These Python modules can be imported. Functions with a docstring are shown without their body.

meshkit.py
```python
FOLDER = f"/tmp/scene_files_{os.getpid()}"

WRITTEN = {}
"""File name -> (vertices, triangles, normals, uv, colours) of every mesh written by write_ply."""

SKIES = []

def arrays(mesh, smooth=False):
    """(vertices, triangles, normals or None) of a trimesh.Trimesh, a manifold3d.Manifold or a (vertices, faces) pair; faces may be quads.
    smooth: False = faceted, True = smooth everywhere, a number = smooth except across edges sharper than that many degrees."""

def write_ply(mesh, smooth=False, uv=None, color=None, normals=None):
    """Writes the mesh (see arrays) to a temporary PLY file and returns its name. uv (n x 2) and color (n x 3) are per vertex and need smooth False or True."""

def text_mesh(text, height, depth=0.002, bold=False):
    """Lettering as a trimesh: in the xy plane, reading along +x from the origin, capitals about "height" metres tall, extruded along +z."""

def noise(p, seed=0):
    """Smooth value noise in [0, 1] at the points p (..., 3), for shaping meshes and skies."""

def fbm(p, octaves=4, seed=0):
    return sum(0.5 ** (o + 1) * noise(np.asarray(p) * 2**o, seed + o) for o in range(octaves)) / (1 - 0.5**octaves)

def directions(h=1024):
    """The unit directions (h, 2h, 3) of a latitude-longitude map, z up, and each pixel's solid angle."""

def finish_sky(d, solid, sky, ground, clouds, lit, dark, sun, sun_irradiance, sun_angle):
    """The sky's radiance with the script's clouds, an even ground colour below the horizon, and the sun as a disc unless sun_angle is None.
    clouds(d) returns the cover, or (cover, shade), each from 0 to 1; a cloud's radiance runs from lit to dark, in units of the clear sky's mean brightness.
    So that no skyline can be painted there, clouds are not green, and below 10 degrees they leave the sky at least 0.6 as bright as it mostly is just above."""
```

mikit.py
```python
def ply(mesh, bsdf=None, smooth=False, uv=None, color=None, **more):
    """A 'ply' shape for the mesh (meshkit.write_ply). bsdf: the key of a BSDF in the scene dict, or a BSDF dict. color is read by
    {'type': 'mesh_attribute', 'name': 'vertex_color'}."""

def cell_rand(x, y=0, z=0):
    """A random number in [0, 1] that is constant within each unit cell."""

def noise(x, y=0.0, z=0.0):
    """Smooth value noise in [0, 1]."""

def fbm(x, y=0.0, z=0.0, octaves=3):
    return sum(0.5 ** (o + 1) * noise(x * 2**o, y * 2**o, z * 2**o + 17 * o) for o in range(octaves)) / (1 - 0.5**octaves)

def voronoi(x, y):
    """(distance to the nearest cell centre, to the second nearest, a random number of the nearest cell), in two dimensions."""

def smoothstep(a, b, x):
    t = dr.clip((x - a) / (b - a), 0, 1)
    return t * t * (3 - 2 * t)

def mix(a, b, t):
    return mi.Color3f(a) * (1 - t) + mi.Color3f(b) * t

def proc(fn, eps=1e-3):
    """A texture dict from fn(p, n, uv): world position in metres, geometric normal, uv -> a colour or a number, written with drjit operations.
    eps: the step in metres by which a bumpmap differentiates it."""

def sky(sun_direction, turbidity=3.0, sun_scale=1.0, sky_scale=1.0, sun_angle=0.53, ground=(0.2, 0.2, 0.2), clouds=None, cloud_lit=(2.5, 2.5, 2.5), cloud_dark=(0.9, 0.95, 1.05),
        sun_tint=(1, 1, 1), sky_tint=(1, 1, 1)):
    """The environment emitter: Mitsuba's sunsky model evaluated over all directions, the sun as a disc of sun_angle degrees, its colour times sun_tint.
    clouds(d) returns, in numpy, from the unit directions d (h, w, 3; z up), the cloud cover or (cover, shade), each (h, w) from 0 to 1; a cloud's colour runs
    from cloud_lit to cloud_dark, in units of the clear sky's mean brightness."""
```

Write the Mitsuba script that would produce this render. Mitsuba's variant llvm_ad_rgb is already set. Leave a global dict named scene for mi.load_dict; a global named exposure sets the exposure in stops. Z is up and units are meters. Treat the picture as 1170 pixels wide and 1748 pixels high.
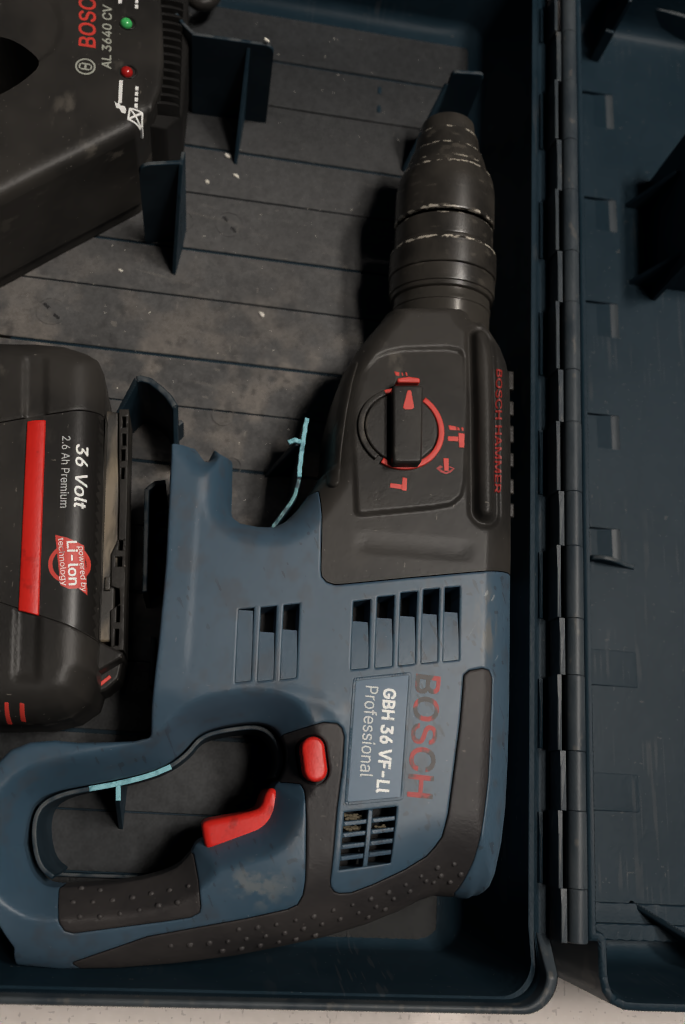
import math, random
import numpy as np, trimesh, shapely, mitsuba as mi, mikit, meshkit, drjit as dr
from shapely.geometry import Polygon, LineString, Point, box as sbox
from shapely.ops import unary_union
from scipy.spatial import Delaunay
from mikit import proc, noise, fbm, smoothstep, mix
random.seed(7); rng = np.random.default_rng(7)
T = mi.ScalarTransform4f
scene, labels = {}, {}

# ------------------------------------------------------------------ camera, light, exposure
# the camera looks down into the case from its front edge, tilted about 19 degrees away from the vertical
RC = np.array([[0.98662971, 0.09298955, 0.13384606], [0.048969, -0.95244701, 0.30074362], [0.1554473, -0.29016828, -0.94426612]])
CAM_H, FOC, PW, PH = 0.46, 1549.0, 1170, 1748
m = np.eye(4); m[:3, 0] = -RC[:, 0]; m[:3, 1] = -RC[:, 1]; m[:3, 2] = RC[:, 2]; m[:3, 3] = [0, 0, CAM_H]
scene['camera'] = {'type': 'thinlens', 'fov': math.degrees(2 * math.atan(PW / 2 / FOC)), 'fov_axis': 'x', 'to_world': T(m.tolist()), 'near_clip': 0.01, 'far_clip': 100.0,
                   'aperture_radius': 0.0022, 'focus_distance': 0.395}
exposure = 0.0
AMB = (0.005, 0.008, 0.012)
scene['room_light'] = {'type': 'constant', 'radiance': {'type': 'rgb', 'value': AMB}}

def lamp(cx, cy, cz, wx, wy, rad):
    return {'type': 'rectangle', 'to_world': T().translate([cx, cy, cz]).rotate([1, 0, 0], 180).scale([wx / 2, wy / 2, 1]),
            'emitter': {'type': 'area', 'radiance': {'type': 'rgb', 'value': rad}}}
scene['ceiling_lamp'] = lamp(0.70, 0.04, 2.3, 0.22, 0.5, [60.0, 55.6, 51.2])
scene['ceiling_lamp_001'] = lamp(1.12, 0.50, 2.3, 0.26, 0.6, [78.0, 72.2, 66.2])
for i, k in enumerate(('left', 'right')):
    labels['ceiling_lamp' + ('', '_001')[i]] = {'label': k + ' one of the two long ceiling lamps above the case', 'category': 'lamp'}

# ------------------------------------------------------------------ materials
def principled(color, rough=0.5, bump=None, bscale=1.0, eps=3e-4, **kw):
    b = {'type': 'principled', 'base_color': color if isinstance(color, dict) else {'type': 'rgb', 'value': list(color)}, 'roughness': rough, **kw}
    if bump is not None:
        b = {'type': 'bumpmap', 'arbitrary': proc(bump, eps=eps), 'scale': bscale, 'bsdf': b}
    return {'type': 'twosided', 'bsdf': b}

def grain(p, n, uv):
    return noise(p.x * 1700, p.y * 1700, p.z * 1700) * 0.00010 + noise(p.x * 420, p.y * 420, p.z * 420) * 0.00008

def specks(p, s, th):
    return smoothstep(th, th + 0.03, noise(p.x * s + 3, p.y * s, p.z * s))

def navy(p, n, uv):
    a = fbm(p.x * 22, p.y * 22, p.z * 22, 4)
    c = mix((0.0080, 0.0205, 0.031), (0.014, 0.028, 0.040), smoothstep(0.35, 0.7, a))
    c = mix(c, (0.10, 0.095, 0.085), 0.5 * specks(p, 620, 0.93))
    streak = smoothstep(0.72, 0.8, noise(p.x * 900, p.y * 30, p.z * 60)) * smoothstep(0.5, 0.7, fbm(p.x * 40, p.y * 40, 3))
    return mix(c, (0.075, 0.075, 0.075), 0.25 * streak)

def rib_navy(p, n, uv):
    a = fbm(p.x * 60, p.y * 60, p.z * 60, 4)
    c = mix((0.0075, 0.0195, 0.030), (0.013, 0.027, 0.039), smoothstep(0.35, 0.7, a))
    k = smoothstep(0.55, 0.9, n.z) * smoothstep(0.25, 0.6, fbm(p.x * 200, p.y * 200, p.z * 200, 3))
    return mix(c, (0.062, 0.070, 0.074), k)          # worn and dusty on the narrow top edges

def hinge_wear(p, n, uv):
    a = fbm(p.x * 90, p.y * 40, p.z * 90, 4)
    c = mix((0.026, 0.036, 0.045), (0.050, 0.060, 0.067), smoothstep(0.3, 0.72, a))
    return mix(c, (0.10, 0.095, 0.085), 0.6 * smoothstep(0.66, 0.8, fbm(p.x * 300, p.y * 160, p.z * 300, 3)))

def floor_dust_and_shade(p, n, uv):
    a = fbm(p.x * 20 + 2, p.y * 24, 1.0, 4); b = fbm(p.x * 85, p.y * 85, 5.0, 4); g = noise(p.x * 420, p.y * 420)
    wear_and_shade = smoothstep(0.46, 0.26, p.y) * smoothstep(-0.03, 0.13, p.y)          # dust and wear in the middle; shade towards the front is painted in
    c = mix((0.022, 0.0245, 0.027), (0.0785, 0.0780, 0.0775), 0.10 + 0.85 * wear_and_shade)
    c = c * (0.90 + 0.22 * smoothstep(0.25, 0.75, a))
    worn = smoothstep(0.31, 0.21, p.y) * smoothstep(0.04, 0.13, p.y)
    c = mix(c, (0.165, 0.148, 0.131), worn * smoothstep(0.40, 0.72, fbm(p.x * 70 + 9, p.y * 70, 1.0, 5)) * 0.75)
    c = mix(c, (0.036, 0.036, 0.037), smoothstep(0.56, 0.80, fbm(p.x * 170 + 7, p.y * 170, 2.0, 4)) * (0.2 + 0.3 * worn))
    scr = smoothstep(0.86, 0.92, noise(p.x * 70 + p.y * 420, p.y * 60 - p.x * 40)) * smoothstep(0.45, 0.6, a)
    c = mix(c, (0.15, 0.14, 0.125), scr * 0.3 * wear_and_shade)
    c = c * (1 + 0.30 * (noise(p.x * 1100, p.y * 1100) - 0.5) + 0.25 * (noise(p.x * 330, p.y * 330) - 0.5))
    c = mix(c, (0.010, 0.011, 0.0115), smoothstep(-0.034, -0.044, p.y))  # shade of the hammer's rear over the front strip, put into the colour
    return mix(c, (0.22, 0.20, 0.17), 0.4 * smoothstep(0.93, 0.97, g) * wear_and_shade)

WA = np.array((120.1,77.8)) / 1000           # worn patch beside the rear edge, scuffed patch under the trigger
WB = np.array((28.6,-33.3)) / 1000
WA, WB = [float(v) for v in WA], [float(v) for v in WB]
def blue(p, n, uv):
    a = fbm(p.x * 30, p.y * 30, p.z * 30, 4)
    c = mix((0.036, 0.072, 0.108), (0.051, 0.087, 0.124), smoothstep(0.3, 0.7, a))
    grime = smoothstep(0.50, 0.80, fbm(p.x * 150 + 5, p.y * 110, p.z * 150, 5))
    c = mix(c, (0.055, 0.062, 0.072), grime * 0.55)
    c = mix(c, (0.03, 0.033, 0.038), 0.5 * smoothstep(0.84, 0.90, noise(p.x * 520 + p.y * 260, p.y * 260 - p.x * 90, 3)) * smoothstep(0.48, 0.6, fbm(p.x * 25, p.y * 25, 8.0, 2)))
    def patch(cx, cy, rx, ry):
        d = dr.sqrt(dr.square((p.x - cx) / rx) + dr.square((p.y - cy) / ry))
        return smoothstep(1.0, 0.3, d + 0.5 * (fbm(p.x * 140, p.y * 90, 6.0, 4) - 0.5))
    c = mix(c, (0.15, 0.135, 0.105), 0.55 * patch(WA[0], WA[1], 0.007, 0.022) * smoothstep(0.3, 0.7, fbm(p.x * 420, p.y * 120, 1.0, 4)))
    c = mix(c, (0.155, 0.165, 0.160), 0.6 * patch(WB[0], WB[1], 0.017, 0.012) * smoothstep(0.35, 0.65, fbm(p.x * 200, p.y * 260, 1.0, 4)))
    c = mix(c, (0.30, 0.32, 0.32), 0.5 * smoothstep(0.90, 0.94, noise(p.x * 900 - p.y * 500, p.y * 120 + p.x * 60, 2)) * patch(WA[0], WA[1], 0.012, 0.03))
    return mix(c, (0.22, 0.22, 0.22), 0.5 * specks(p, 700, 0.955))

def blackish(p, n, uv):
    a = fbm(p.x * 28, p.y * 28, p.z * 28, 4)
    c = mix((0.0175, 0.0166, 0.0156), (0.035, 0.0320, 0.0285), smoothstep(0.3, 0.72, a))
    scuff = smoothstep(0.60, 0.80, fbm(p.x * 130, p.y * 70, p.z * 130, 5)) * smoothstep(0.45, 0.65, fbm(p.x * 18, p.y * 18, p.z * 18, 2))
    c = mix(c, (0.14, 0.125, 0.105), scuff * 0.55)
    return mix(c, (0.22, 0.20, 0.17), 0.6 * specks(p, 640, 0.95))

def rubber(p, n, uv):
    a = fbm(p.x * 35, p.y * 35, p.z * 35, 4)
    c = mix((0.024, 0.0225, 0.0235), (0.042, 0.038, 0.037), smoothstep(0.3, 0.7, a))
    return mix(c, (0.17, 0.15, 0.13), 0.5 * specks(p, 560, 0.95))

def redplastic(p, n, uv):
    a = fbm(p.x * 60, p.y * 60, p.z * 60, 3)
    return mix(mix((0.52, 0.014, 0.010), (0.64, 0.026, 0.018), a), (0.20, 0.012, 0.010), 0.5 * smoothstep(0.62, 0.78, fbm(p.x * 170, p.y * 170, p.z * 170, 4)))

def wornred(p, n, uv):
    a = fbm(p.x * 170 + 4, p.y * 120, 2.0, 4)
    return mix((0.34, 0.030, 0.028), (0.052, 0.047, 0.046), smoothstep(0.40, 0.56, a))

def wornwhite(p, n, uv):
    a = fbm(p.x * 190, p.y * 190, 2.0, 3)
    return mix((0.78, 0.78, 0.75), (0.25, 0.25, 0.25), smoothstep(0.78, 0.86, a))

def brass_dust(p, n, uv):
    a = fbm(p.x * 160, p.y * 40, p.z * 60, 4)
    return mix((0.022, 0.020, 0.017), (0.18, 0.145, 0.10), smoothstep(0.42, 0.72, a))

def concrete(p, n, uv):
    a = fbm(p.x * 30, p.y * 30, 1.0, 4); g = noise(p.x * 900, p.y * 900)
    c = mix((0.72, 0.65, 0.60), (0.79, 0.72, 0.67), a)
    c = mix(c, (0.78, 0.73, 0.69), smoothstep(0.78, 0.92, g) * 0.5)
    return mix(c, (0.45, 0.40, 0.37), smoothstep(0.84, 0.90, noise(p.x * 700, p.y * 700)) * 0.6)

def cyan(p, n, uv):
    a = fbm(p.x * 220, p.y * 220, p.z * 220, 3)
    return mix((0.20, 0.46, 0.52), (0.05, 0.16, 0.20), smoothstep(0.50, 0.68, a))

def cyan_dull(p, n, uv):
    a = fbm(p.x * 200, p.y * 200, p.z * 200, 3)
    return mix((0.14, 0.32, 0.34), (0.025, 0.06, 0.075), smoothstep(0.45, 0.62, a))

CHUCK_W = []                                  # (axial position in metres, half width) of worn edges, filled below
def chuckmat(p, n, uv):
    a = fbm(p.x * 60, p.y * 60, p.z * 60, 4)
    c = mix((0.018, 0.0165, 0.0145), (0.038, 0.034, 0.029), smoothstep(0.3, 0.7, a))
    t = ((p.x - float(CH_O[0])) * float(CH_D[0]) + (p.y - float(CH_O[1])) * float(CH_D[1]) + (p.z - float(CH_O[2])) * float(CH_D[2])) * 1000      # along the chuck, mm
    k = fbm(p.x * 260, t * 0.7, p.z * 260, 4)
    big = fbm(p.x * 60 + 3, t * 0.02, p.z * 60, 2)
    for y, w, amt in CHUCK_W:
        e = smoothstep(w, w * 0.35, dr.abs(t - y + (noise(p.x * 700, p.z * 700, y) - 0.5) * w * 1.2))
        th = 0.62 - 0.16 * amt - 0.25 * (big - 0.5)
        c = mix(c, (0.46, 0.42, 0.35), e * smoothstep(th, th + 0.08, k) * (0.4 + 0.6 * amt))
    c = mix(c, (0.09, 0.08, 0.066), 0.5 * smoothstep(0.62, 0.8, fbm(p.x * 140, t * 0.35, p.z * 140, 4)))
    return c

def crumb(p, n, uv):
    return mix((0.62, 0.58, 0.50), (0.75, 0.72, 0.66), noise(p.x * 800, p.y * 800, p.z * 800))

B = {
 'navy_plastic': principled(proc(navy), 0.48, grain, 0.7, specular=0.11),
 'rib_navy': principled(proc(rib_navy), 0.48, specular=0.2),
 'worn_and_glint_navy': principled(proc(hinge_wear), 0.45, specular=0.25),  # wear on rim and hinge, a painted highlight on the recess lips
 'dusty_shaded_floor': principled(proc(floor_dust_and_shade), 0.55, grain, 0.6, specular=0.15),
 'blue_plastic': principled(proc(blue), 0.42, grain, 0.3, specular=0.32),
 'black_plastic': principled(proc(blackish), 0.42, grain, 0.5, specular=0.20),
 'rubber': principled(proc(rubber), 0.50, grain, 0.9, specular=0.22),
 'red_plastic': principled(proc(redplastic), 0.36, grain, 0.4, specular=0.22),
 'red_paint': principled((0.55, 0.045, 0.032), 0.5),
 'dark_red_paint': principled((0.26, 0.018, 0.014), 0.5),
 'worn_red': principled(proc(wornred), 0.55),
 'white_print': principled(proc(wornwhite), 0.5),
 'grey_print': principled((0.33, 0.34, 0.29), 0.5),
 'soft_grey_print': principled((0.52, 0.53, 0.52), 0.5),
 'gloss_black': principled((0.014, 0.013, 0.012), 0.34, specular=0.3),
 'black_hole': principled((0.006, 0.006, 0.007), 0.7),
 'plate_blue': principled((0.040, 0.092, 0.150), 0.36, specular=0.3),
 'brass_dust': principled(proc(brass_dust), 0.5),
 'cyan_break': principled(proc(cyan), 0.6),
 'cyan_dull': principled(proc(cyan_dull), 0.6),
 'chuck_plastic': principled(proc(chuckmat), 0.30, specular=0.5),
 'chuck_steel': principled((0.055, 0.050, 0.043), 0.22, metallic=0.3),
 'led_green': principled((0.05, 0.42, 0.11), 0.12, specular=0.6, clearcoat=0.6),
 'led_red': principled((0.36, 0.01, 0.008), 0.12, specular=0.6, clearcoat=0.6),
 'concrete': principled(proc(concrete), 0.85, lambda p, n, uv: fbm(p.x * 300, p.y * 300, 0.0, 3) * 0.0006, 1.0),
 'crumb': principled(proc(crumb), 0.8),
 'sawdust': principled((0.095, 0.080, 0.050), 0.85),
 'matte_black': principled((0.011, 0.0105, 0.010), 0.5, specular=0.25),
}
scene.update({'mat_' + k: v for k, v in B.items()})

# ------------------------------------------------------------------ mesh helpers (millimetres)
def dens(line, s):
    L = line.length; n = max(3, int(math.ceil(L / s)))
    return shapely.get_coordinates(shapely.line_interpolate_point(line, np.arange(n) * L / n))

def rings_of(g):
    for q in (g.geoms if hasattr(g, 'geoms') else [g]):
        if not q.is_empty:
            yield q.exterior
            yield from q.interiors

def exact(ring, s):
    c = np.array(ring.coords)[:-1]; o = []
    for a, b in zip(c, np.roll(c, -1, 0)):
        k = max(1, int(math.ceil(np.linalg.norm(b - a) / s)))
        o.append(a + (b - a) * (np.arange(k) / k)[:, None])
    return np.vstack(o)

def relief(poly, z1, z0, r=0.0, step=1.5, rings=None, mirror=None, cap=True, zadd=None, bs=None):
    """A solid over poly: top at z1 (number or function of x, y), edge rounded by r, walls down to z0 (or mirrored about the height mirror)."""
    poly = poly.buffer(0)
    if poly.geom_type == 'MultiPolygon':
        poly = max(poly.geoms, key=lambda g: g.area)
    bs = bs or min(step, 1.2)
    pts = [exact(q, bs) for q in rings_of(poly)]
    if rings is None:
        rings = [r * k for k in (0.06, 0.2, 0.4, 0.65, 1.0)] if r > 0 else []
    for d in rings:
        g = poly.buffer(-d)
        for q in rings_of(g):
            if q.length > 0.5:
                pts.append(dens(q, bs))
    last = (rings[-1] if rings else 0) + step * 0.5
    x0, y0, x1, y1 = poly.bounds
    if callable(z1) or r == 0:
        gx, gy = np.meshgrid(np.arange(x0, x1 + step, step), np.arange(y0, y1 + step, step))
        gx[1::2] += step / 2
        inn = poly.buffer(-last)
        if not inn.is_empty:
            g = np.stack([gx.ravel(), gy.ravel()], 1)
            g = g[shapely.contains_xy(inn, g[:, 0], g[:, 1])]
            pts.append(g)
    P = np.unique(np.round(np.vstack(pts), 3), axis=0)
    tri = Delaunay(P).simplices
    c = P[tri].mean(1)
    tri = tri[shapely.contains_xy(poly, c[:, 0], c[:, 1])]
    a = P[tri]
    ar = (a[:, 1, 0] - a[:, 0, 0]) * (a[:, 2, 1] - a[:, 0, 1]) - (a[:, 1, 1] - a[:, 0, 1]) * (a[:, 2, 0] - a[:, 0, 0])
    tri[ar < 0] = tri[ar < 0][:, ::-1]
    tri = tri[np.abs(ar) > 1e-6]
    z = z1(P[:, 0], P[:, 1]) if callable(z1) else np.full(len(P), float(z1))
    if r > 0:
        d = np.minimum(shapely.distance(shapely.points(P), poly.boundary), r)
        z = z - (r - np.sqrt(np.maximum(r * r - (r - d) ** 2, 0)))
    e = np.vstack([tri[:, [0, 1]], tri[:, [1, 2]], tri[:, [2, 0]]])
    es = set(map(tuple, e)); edge = np.array([q for q in es if (q[1], q[0]) not in es])
    zb = (2 * mirror - z) if mirror is not None else np.full(len(P), float(z0)) if not callable(z0) else z0(P[:, 0], P[:, 1])
    n = len(P)
    V = [np.c_[P, z]]; F = [tri]
    V += [np.c_[P, z], np.c_[P, zb]]
    A, Bq = edge[:, 0] + n, edge[:, 1] + n
    F += [np.stack([A, A + n, Bq + n], 1), np.stack([A, Bq + n, Bq], 1)]
    if cap:
        V.append(np.c_[P, zb]); F.append(tri[:, ::-1] + 3 * n)
    mesh = trimesh.Trimesh(np.vstack(V), np.vstack(F), process=False)
    mesh.remove_unreferenced_vertices()
    return mesh

def join(*ms):
    return trimesh.util.concatenate(list(ms))

def rrect(x0, y0, x1, y1, r, seg=6):
    return sbox(x0 + r, y0 + r, x1 - r, y1 - r).buffer(r, quad_segs=seg)

def rquad(pts, r):
    p = Polygon(pts).buffer(0)
    return p.buffer(-r, join_style=2).buffer(r, quad_segs=6)

def wall(path, t, z1, z0, r=None, step=2.0):
    """A standing rib along a polyline, thickness t."""
    return relief(LineString(path).buffer(t / 2, cap_style=2, quad_segs=4), z1, z0, r=t * 0.3 if r is None else r, step=step, bs=1.0)

def lathe(profile, seg=72):
    """profile: (position along +y, radius); the axis is y."""
    pr = np.array(profile, float); th = np.arange(seg) * 2 * np.pi / seg
    V = np.stack([np.outer(pr[:, 1], np.cos(th)), np.repeat(pr[:, :1], seg, 1), np.outer(pr[:, 1], np.sin(th))], -1).reshape(-1, 3)
    F = []
    for i in range(len(pr) - 1):
        a = i * seg + np.arange(seg); b = i * seg + (np.arange(seg) + 1) % seg
        F += [np.stack([a, a + seg, b], 1), np.stack([b, a + seg, b + seg], 1)]
    return trimesh.Trimesh(V, np.vstack(F), process=False)

used = {}
def num(key):
    k = used.get(key, -1) + 1; used[key] = k
    return key if k == 0 else f"{key}_{k:03d}"

def put(key, mesh, mat, smooth=35, **more):
    key = num(key)
    mm = mesh.copy(); mm.apply_scale(0.001)
    scene[key] = mikit.ply(mm, 'mat_' + mat, smooth=smooth, **more)
    return key

def tag(key, label, cat=None, group=None, kind=None):
    d = labels[key] = {}
    if label: d['label'] = label
    if cat: d['category'] = cat
    if group: d['group'] = group
    if kind: d['kind'] = kind

def txt(text, start, end, top, zf, bold=False, shear=0.0, depth=0.25, lift=0.0):
    """Flat lettering: baseline from start to end, cap height up to top (a point above the start of the baseline)."""
    s, e, t = (np.array(v, float) for v in (start, end, top))
    u = (e - s) / np.linalg.norm(e - s); w = np.array([-u[1], u[0]])
    if (t - s) @ w < 0:
        raise ValueError('lettering would be mirrored: ' + text)
    cap = (t - s) @ w
    mt = meshkit.text_mesh(text, cap, depth, bold)
    mt = mt.subdivide_to_size(max(0.9, cap / 3))
    V = np.array(mt.vertices); x0, x1 = V[:, 0].min(), V[:, 0].max()
    X = (V[:, 0] - x0) / (x1 - x0) * np.linalg.norm(e - s) + shear * V[:, 1]
    xy = s + np.outer(X, u) + np.outer(V[:, 1], w)
    zz = zf(xy[:, 0], xy[:, 1]) if callable(zf) else zf
    mt.vertices = np.c_[xy, zz + lift + V[:, 2]]
    return mt

def heavy(mesh, e):
    out = []
    for k, (dx, dy) in enumerate(((0, 0), (e, e), (-e, e), (e, -e), (-e, -e))):
        q = mesh.copy(); q.apply_translation([dx, dy, 0.012 * k]); out.append(q)
    return join(*out)

def sst(a, b, x):
    t = np.clip((x - a) / (b - a), 0, 1); return t * t * (3 - 2 * t)

def dist(line, x, y):
    return shapely.distance(shapely.points(np.c_[x, y]), line)

def chamfer(d, r, h):
    q = np.maximum(1 - d / r, 0)
    return h * (0.92 * (np.sqrt(q * q + 0.004) - 0.0632) / 0.94 + 0.08 * q ** 3)

def drop(d, r, h):
    q = 1 - np.minimum(d, r) / r
    return h * (1 - np.sqrt(np.maximum(1 - q * q, 0)))

# ------------------------------------------------------------------ the setting: concrete floor
cf = relief(sbox(-3000, -3000, 3000, 3000), 0.0, -20.0, step=400, bs=400)
tag(put('concrete_floor', cf, 'concrete', False), None, kind='structure')

# ------------------------------------------------------------------ tool case
FZ = 10.0                                          # inside floor of the tray
def sk(x, y):                                      # the hinge side runs one degree off square
    return x + (y + 60) * 0.0184 * np.clip((x + 40) / 180, 0, 1)
YB, XR, XL, YT = -74.5, 145.6, -275.0, 486.0        # inner rim of the tray
def rring(x0, y0, x1, y1, r, n=10):
    o = []
    for cx, cy, a in ((x1 - r, y1 - r, 0), (x0 + r, y1 - r, 90), (x0 + r, y0 + r, 180), (x1 - r, y0 + r, 270)):
        for k in range(n + 1):
            t = math.radians(a + 90 * k / n); o.append((cx + r * math.cos(t), cy + r * math.sin(t)))
    o = np.array(o)
    # split the long sides so that the skew stays smooth
    q = []
    for i, (a, b) in enumerate(zip(o, np.roll(o, -1, 0))):
        k = 40 if i % (n + 1) == n else 1
        q.append(a + (b - a) * (np.arange(k) / k)[:, None])
    o = np.vstack(q)
    return np.c_[sk(o[:, 0], o[:, 1]), o[:, 1]]
def loft(rows, close_first=None, close_last=None):
    V, F, n, k = [], [], len(rows[0][0]), 0
    for i, (xy, z) in enumerate(rows):
        V.append(np.c_[xy, np.full(n, z)])
    for i in range(len(rows) - 1):
        a = i * n + np.arange(n); b = i * n + (np.arange(n) + 1) % n
        F += [np.stack([a, a + n, b], 1), np.stack([b, a + n, b + n], 1)]
    return trimesh.Trimesh(np.vstack(V), np.vstack(F)[:, ::-1], process=False)
rows = []
def inner(d, z, rr):
    rows.append((rring(XL + d, YB + d, XR - 1.75 * d, YT - d, rr), z))
inner(150, FZ - 1.2, 4); inner(21, FZ - 1.2, 13)
for k in range(0, 7):                               # the fillet between floor and walls
    t = math.radians(90 * k / 6 * 0.92)
    inner(9.5 + 9 * (1 - math.sin(t)), FZ - 1.2 + 9 * (1 - math.cos(t)), 14)
inner(2.4, 69, 13); inner(2.1, 71, 13); inner(1.2, 71.6, 12.5); inner(1.0, 73.6, 12.5); inner(0.7, 75.2, 12)
inner(0.2, 79.2, 12); inner(-0.2, 79.8, 12.2); inner(-1.0, 80.0, 13); inner(-2.0, 79.8, 14); inner(-2.6, 79.1, 14.5)
def outer(d, z, rr):
    rows.append((rring(XL + d, YB + d, XR + d * -1, YT - d, rr), z))
outer(-2.8, 76, 14.6); outer(-2.4, 68, 14.5); outer(1.5, 16, 14); outer(4, 5, 14); outer(9, 0.6, 13)
tray = loft(rows)
nr = len(rows[0][0])
V = tray.vertices.copy()                                  # along the hinge the rim stops lower
yh = (146.7,-51.5)[1]
lowr = (V[:, 0] > sk(V[:, 0] * 0 + XR - 30, V[:, 1])) & (V[:, 1] > yh) & (V[:, 2] > 66) & (V[:, 0] > sk(V[:, 0] * 0 + XR - 12, V[:, 1]))
V[lowr, 2] = np.minimum(V[lowr, 2], 68.5 + 0.1 * (V[lowr, 2] - 66))
tray.vertices = V
tag('tool_case', 'open dark navy plastic tool case on the concrete, lid folded out to the right', 'tool case')
ir = [i for i, q in enumerate(rows) if abs(q[1] - 75.2) < 1e-6][0]
rf = (tray.faces.min(1) // nr >= ir) & (tray.faces.min(1) // nr < ir + 6) & (tray.triangles_center[:, 2] > 70)
rim = trimesh.Trimesh(tray.vertices, tray.faces[rf], process=False); rim.remove_unreferenced_vertices()
tray = trimesh.Trimesh(tray.vertices, tray.faces[~rf], process=False); tray.remove_unreferenced_vertices()
put('tool_case__tray', tray, 'navy_plastic', 40)
put('tool_case__tray__rim', rim, 'worn_and_glint_navy', 40)

# floor slats of the tray
ly = [462, 427, 393.6, 357, 325.4, 288.5, 258.4, 221.5, 193, 160.5, 126, 92, 58, 24, -11, -38, -63]
for i in range(len(ly) - 1):
    g = 0
    zt = FZ + (0.25 if i % 2 else 0.0)
    y1, y0 = ly[i] - (0.95 if i % 2 == 1 else 0.4), ly[i + 1] + (0.95 if i % 2 == 0 else 0.4)
    xr = 131 if -60 < y0 < 470 else 118
    q = Polygon([(XL + 24, y0 + 1.0), (60, y0), (sk(xr, y0), y0), (sk(xr, y1), y1), (60, y1), (XL + 24, y1 + 1.0)])
    wz = lambda x, y, s=i: zt + 0.25 * (meshkit.noise(np.c_[x / 45.0, y / 30.0, x * 0 + s]) - 0.5)
    put('tool_case__tray__floor_slat', relief(q, wz, FZ - 1.1, r=0.3, step=6, bs=4, rings=[0.1, 0.3]), 'dusty_shaded_floor', 30)

def mark(c, slits=True, a=38, r=8.0):
    ring = Point(*c).buffer(r, quad_segs=12)
    m1 = relief(ring.difference(Point(*c).buffer(r - 0.5, quad_segs=12)), FZ + 0.42, FZ - 0.3, step=1.2)
    put('tool_case__tray__moulding_mark', m1, 'dusty_shaded_floor', 30)
    if slits:
        u = np.array([math.cos(math.radians(a)), -math.sin(math.radians(a))])
        o = []
        for s in (-1, 1):
            p0 = np.array(c) + u * s * 2.2 + np.array([u[1], -u[0]]) * s * 0.4; p1 = np.array(c) + u * s * 6.0 + np.array([u[1], -u[0]]) * s * 0.4
            o.append(relief(LineString([p0, p1]).buffer(0.75, cap_style=2), FZ + 0.4, FZ - 0.3, step=2))
        put('tool_case__tray__slot', join(*o), 'black_hole', False)
mark((-9.6,308.0), True, 45); mark((-98.4,240.0), True, 38); mark((-35.5,306.2), False, r=6); mark((-2.9,190.7), False, r=6); mark((4.2,162.6), False, r=5)
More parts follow.
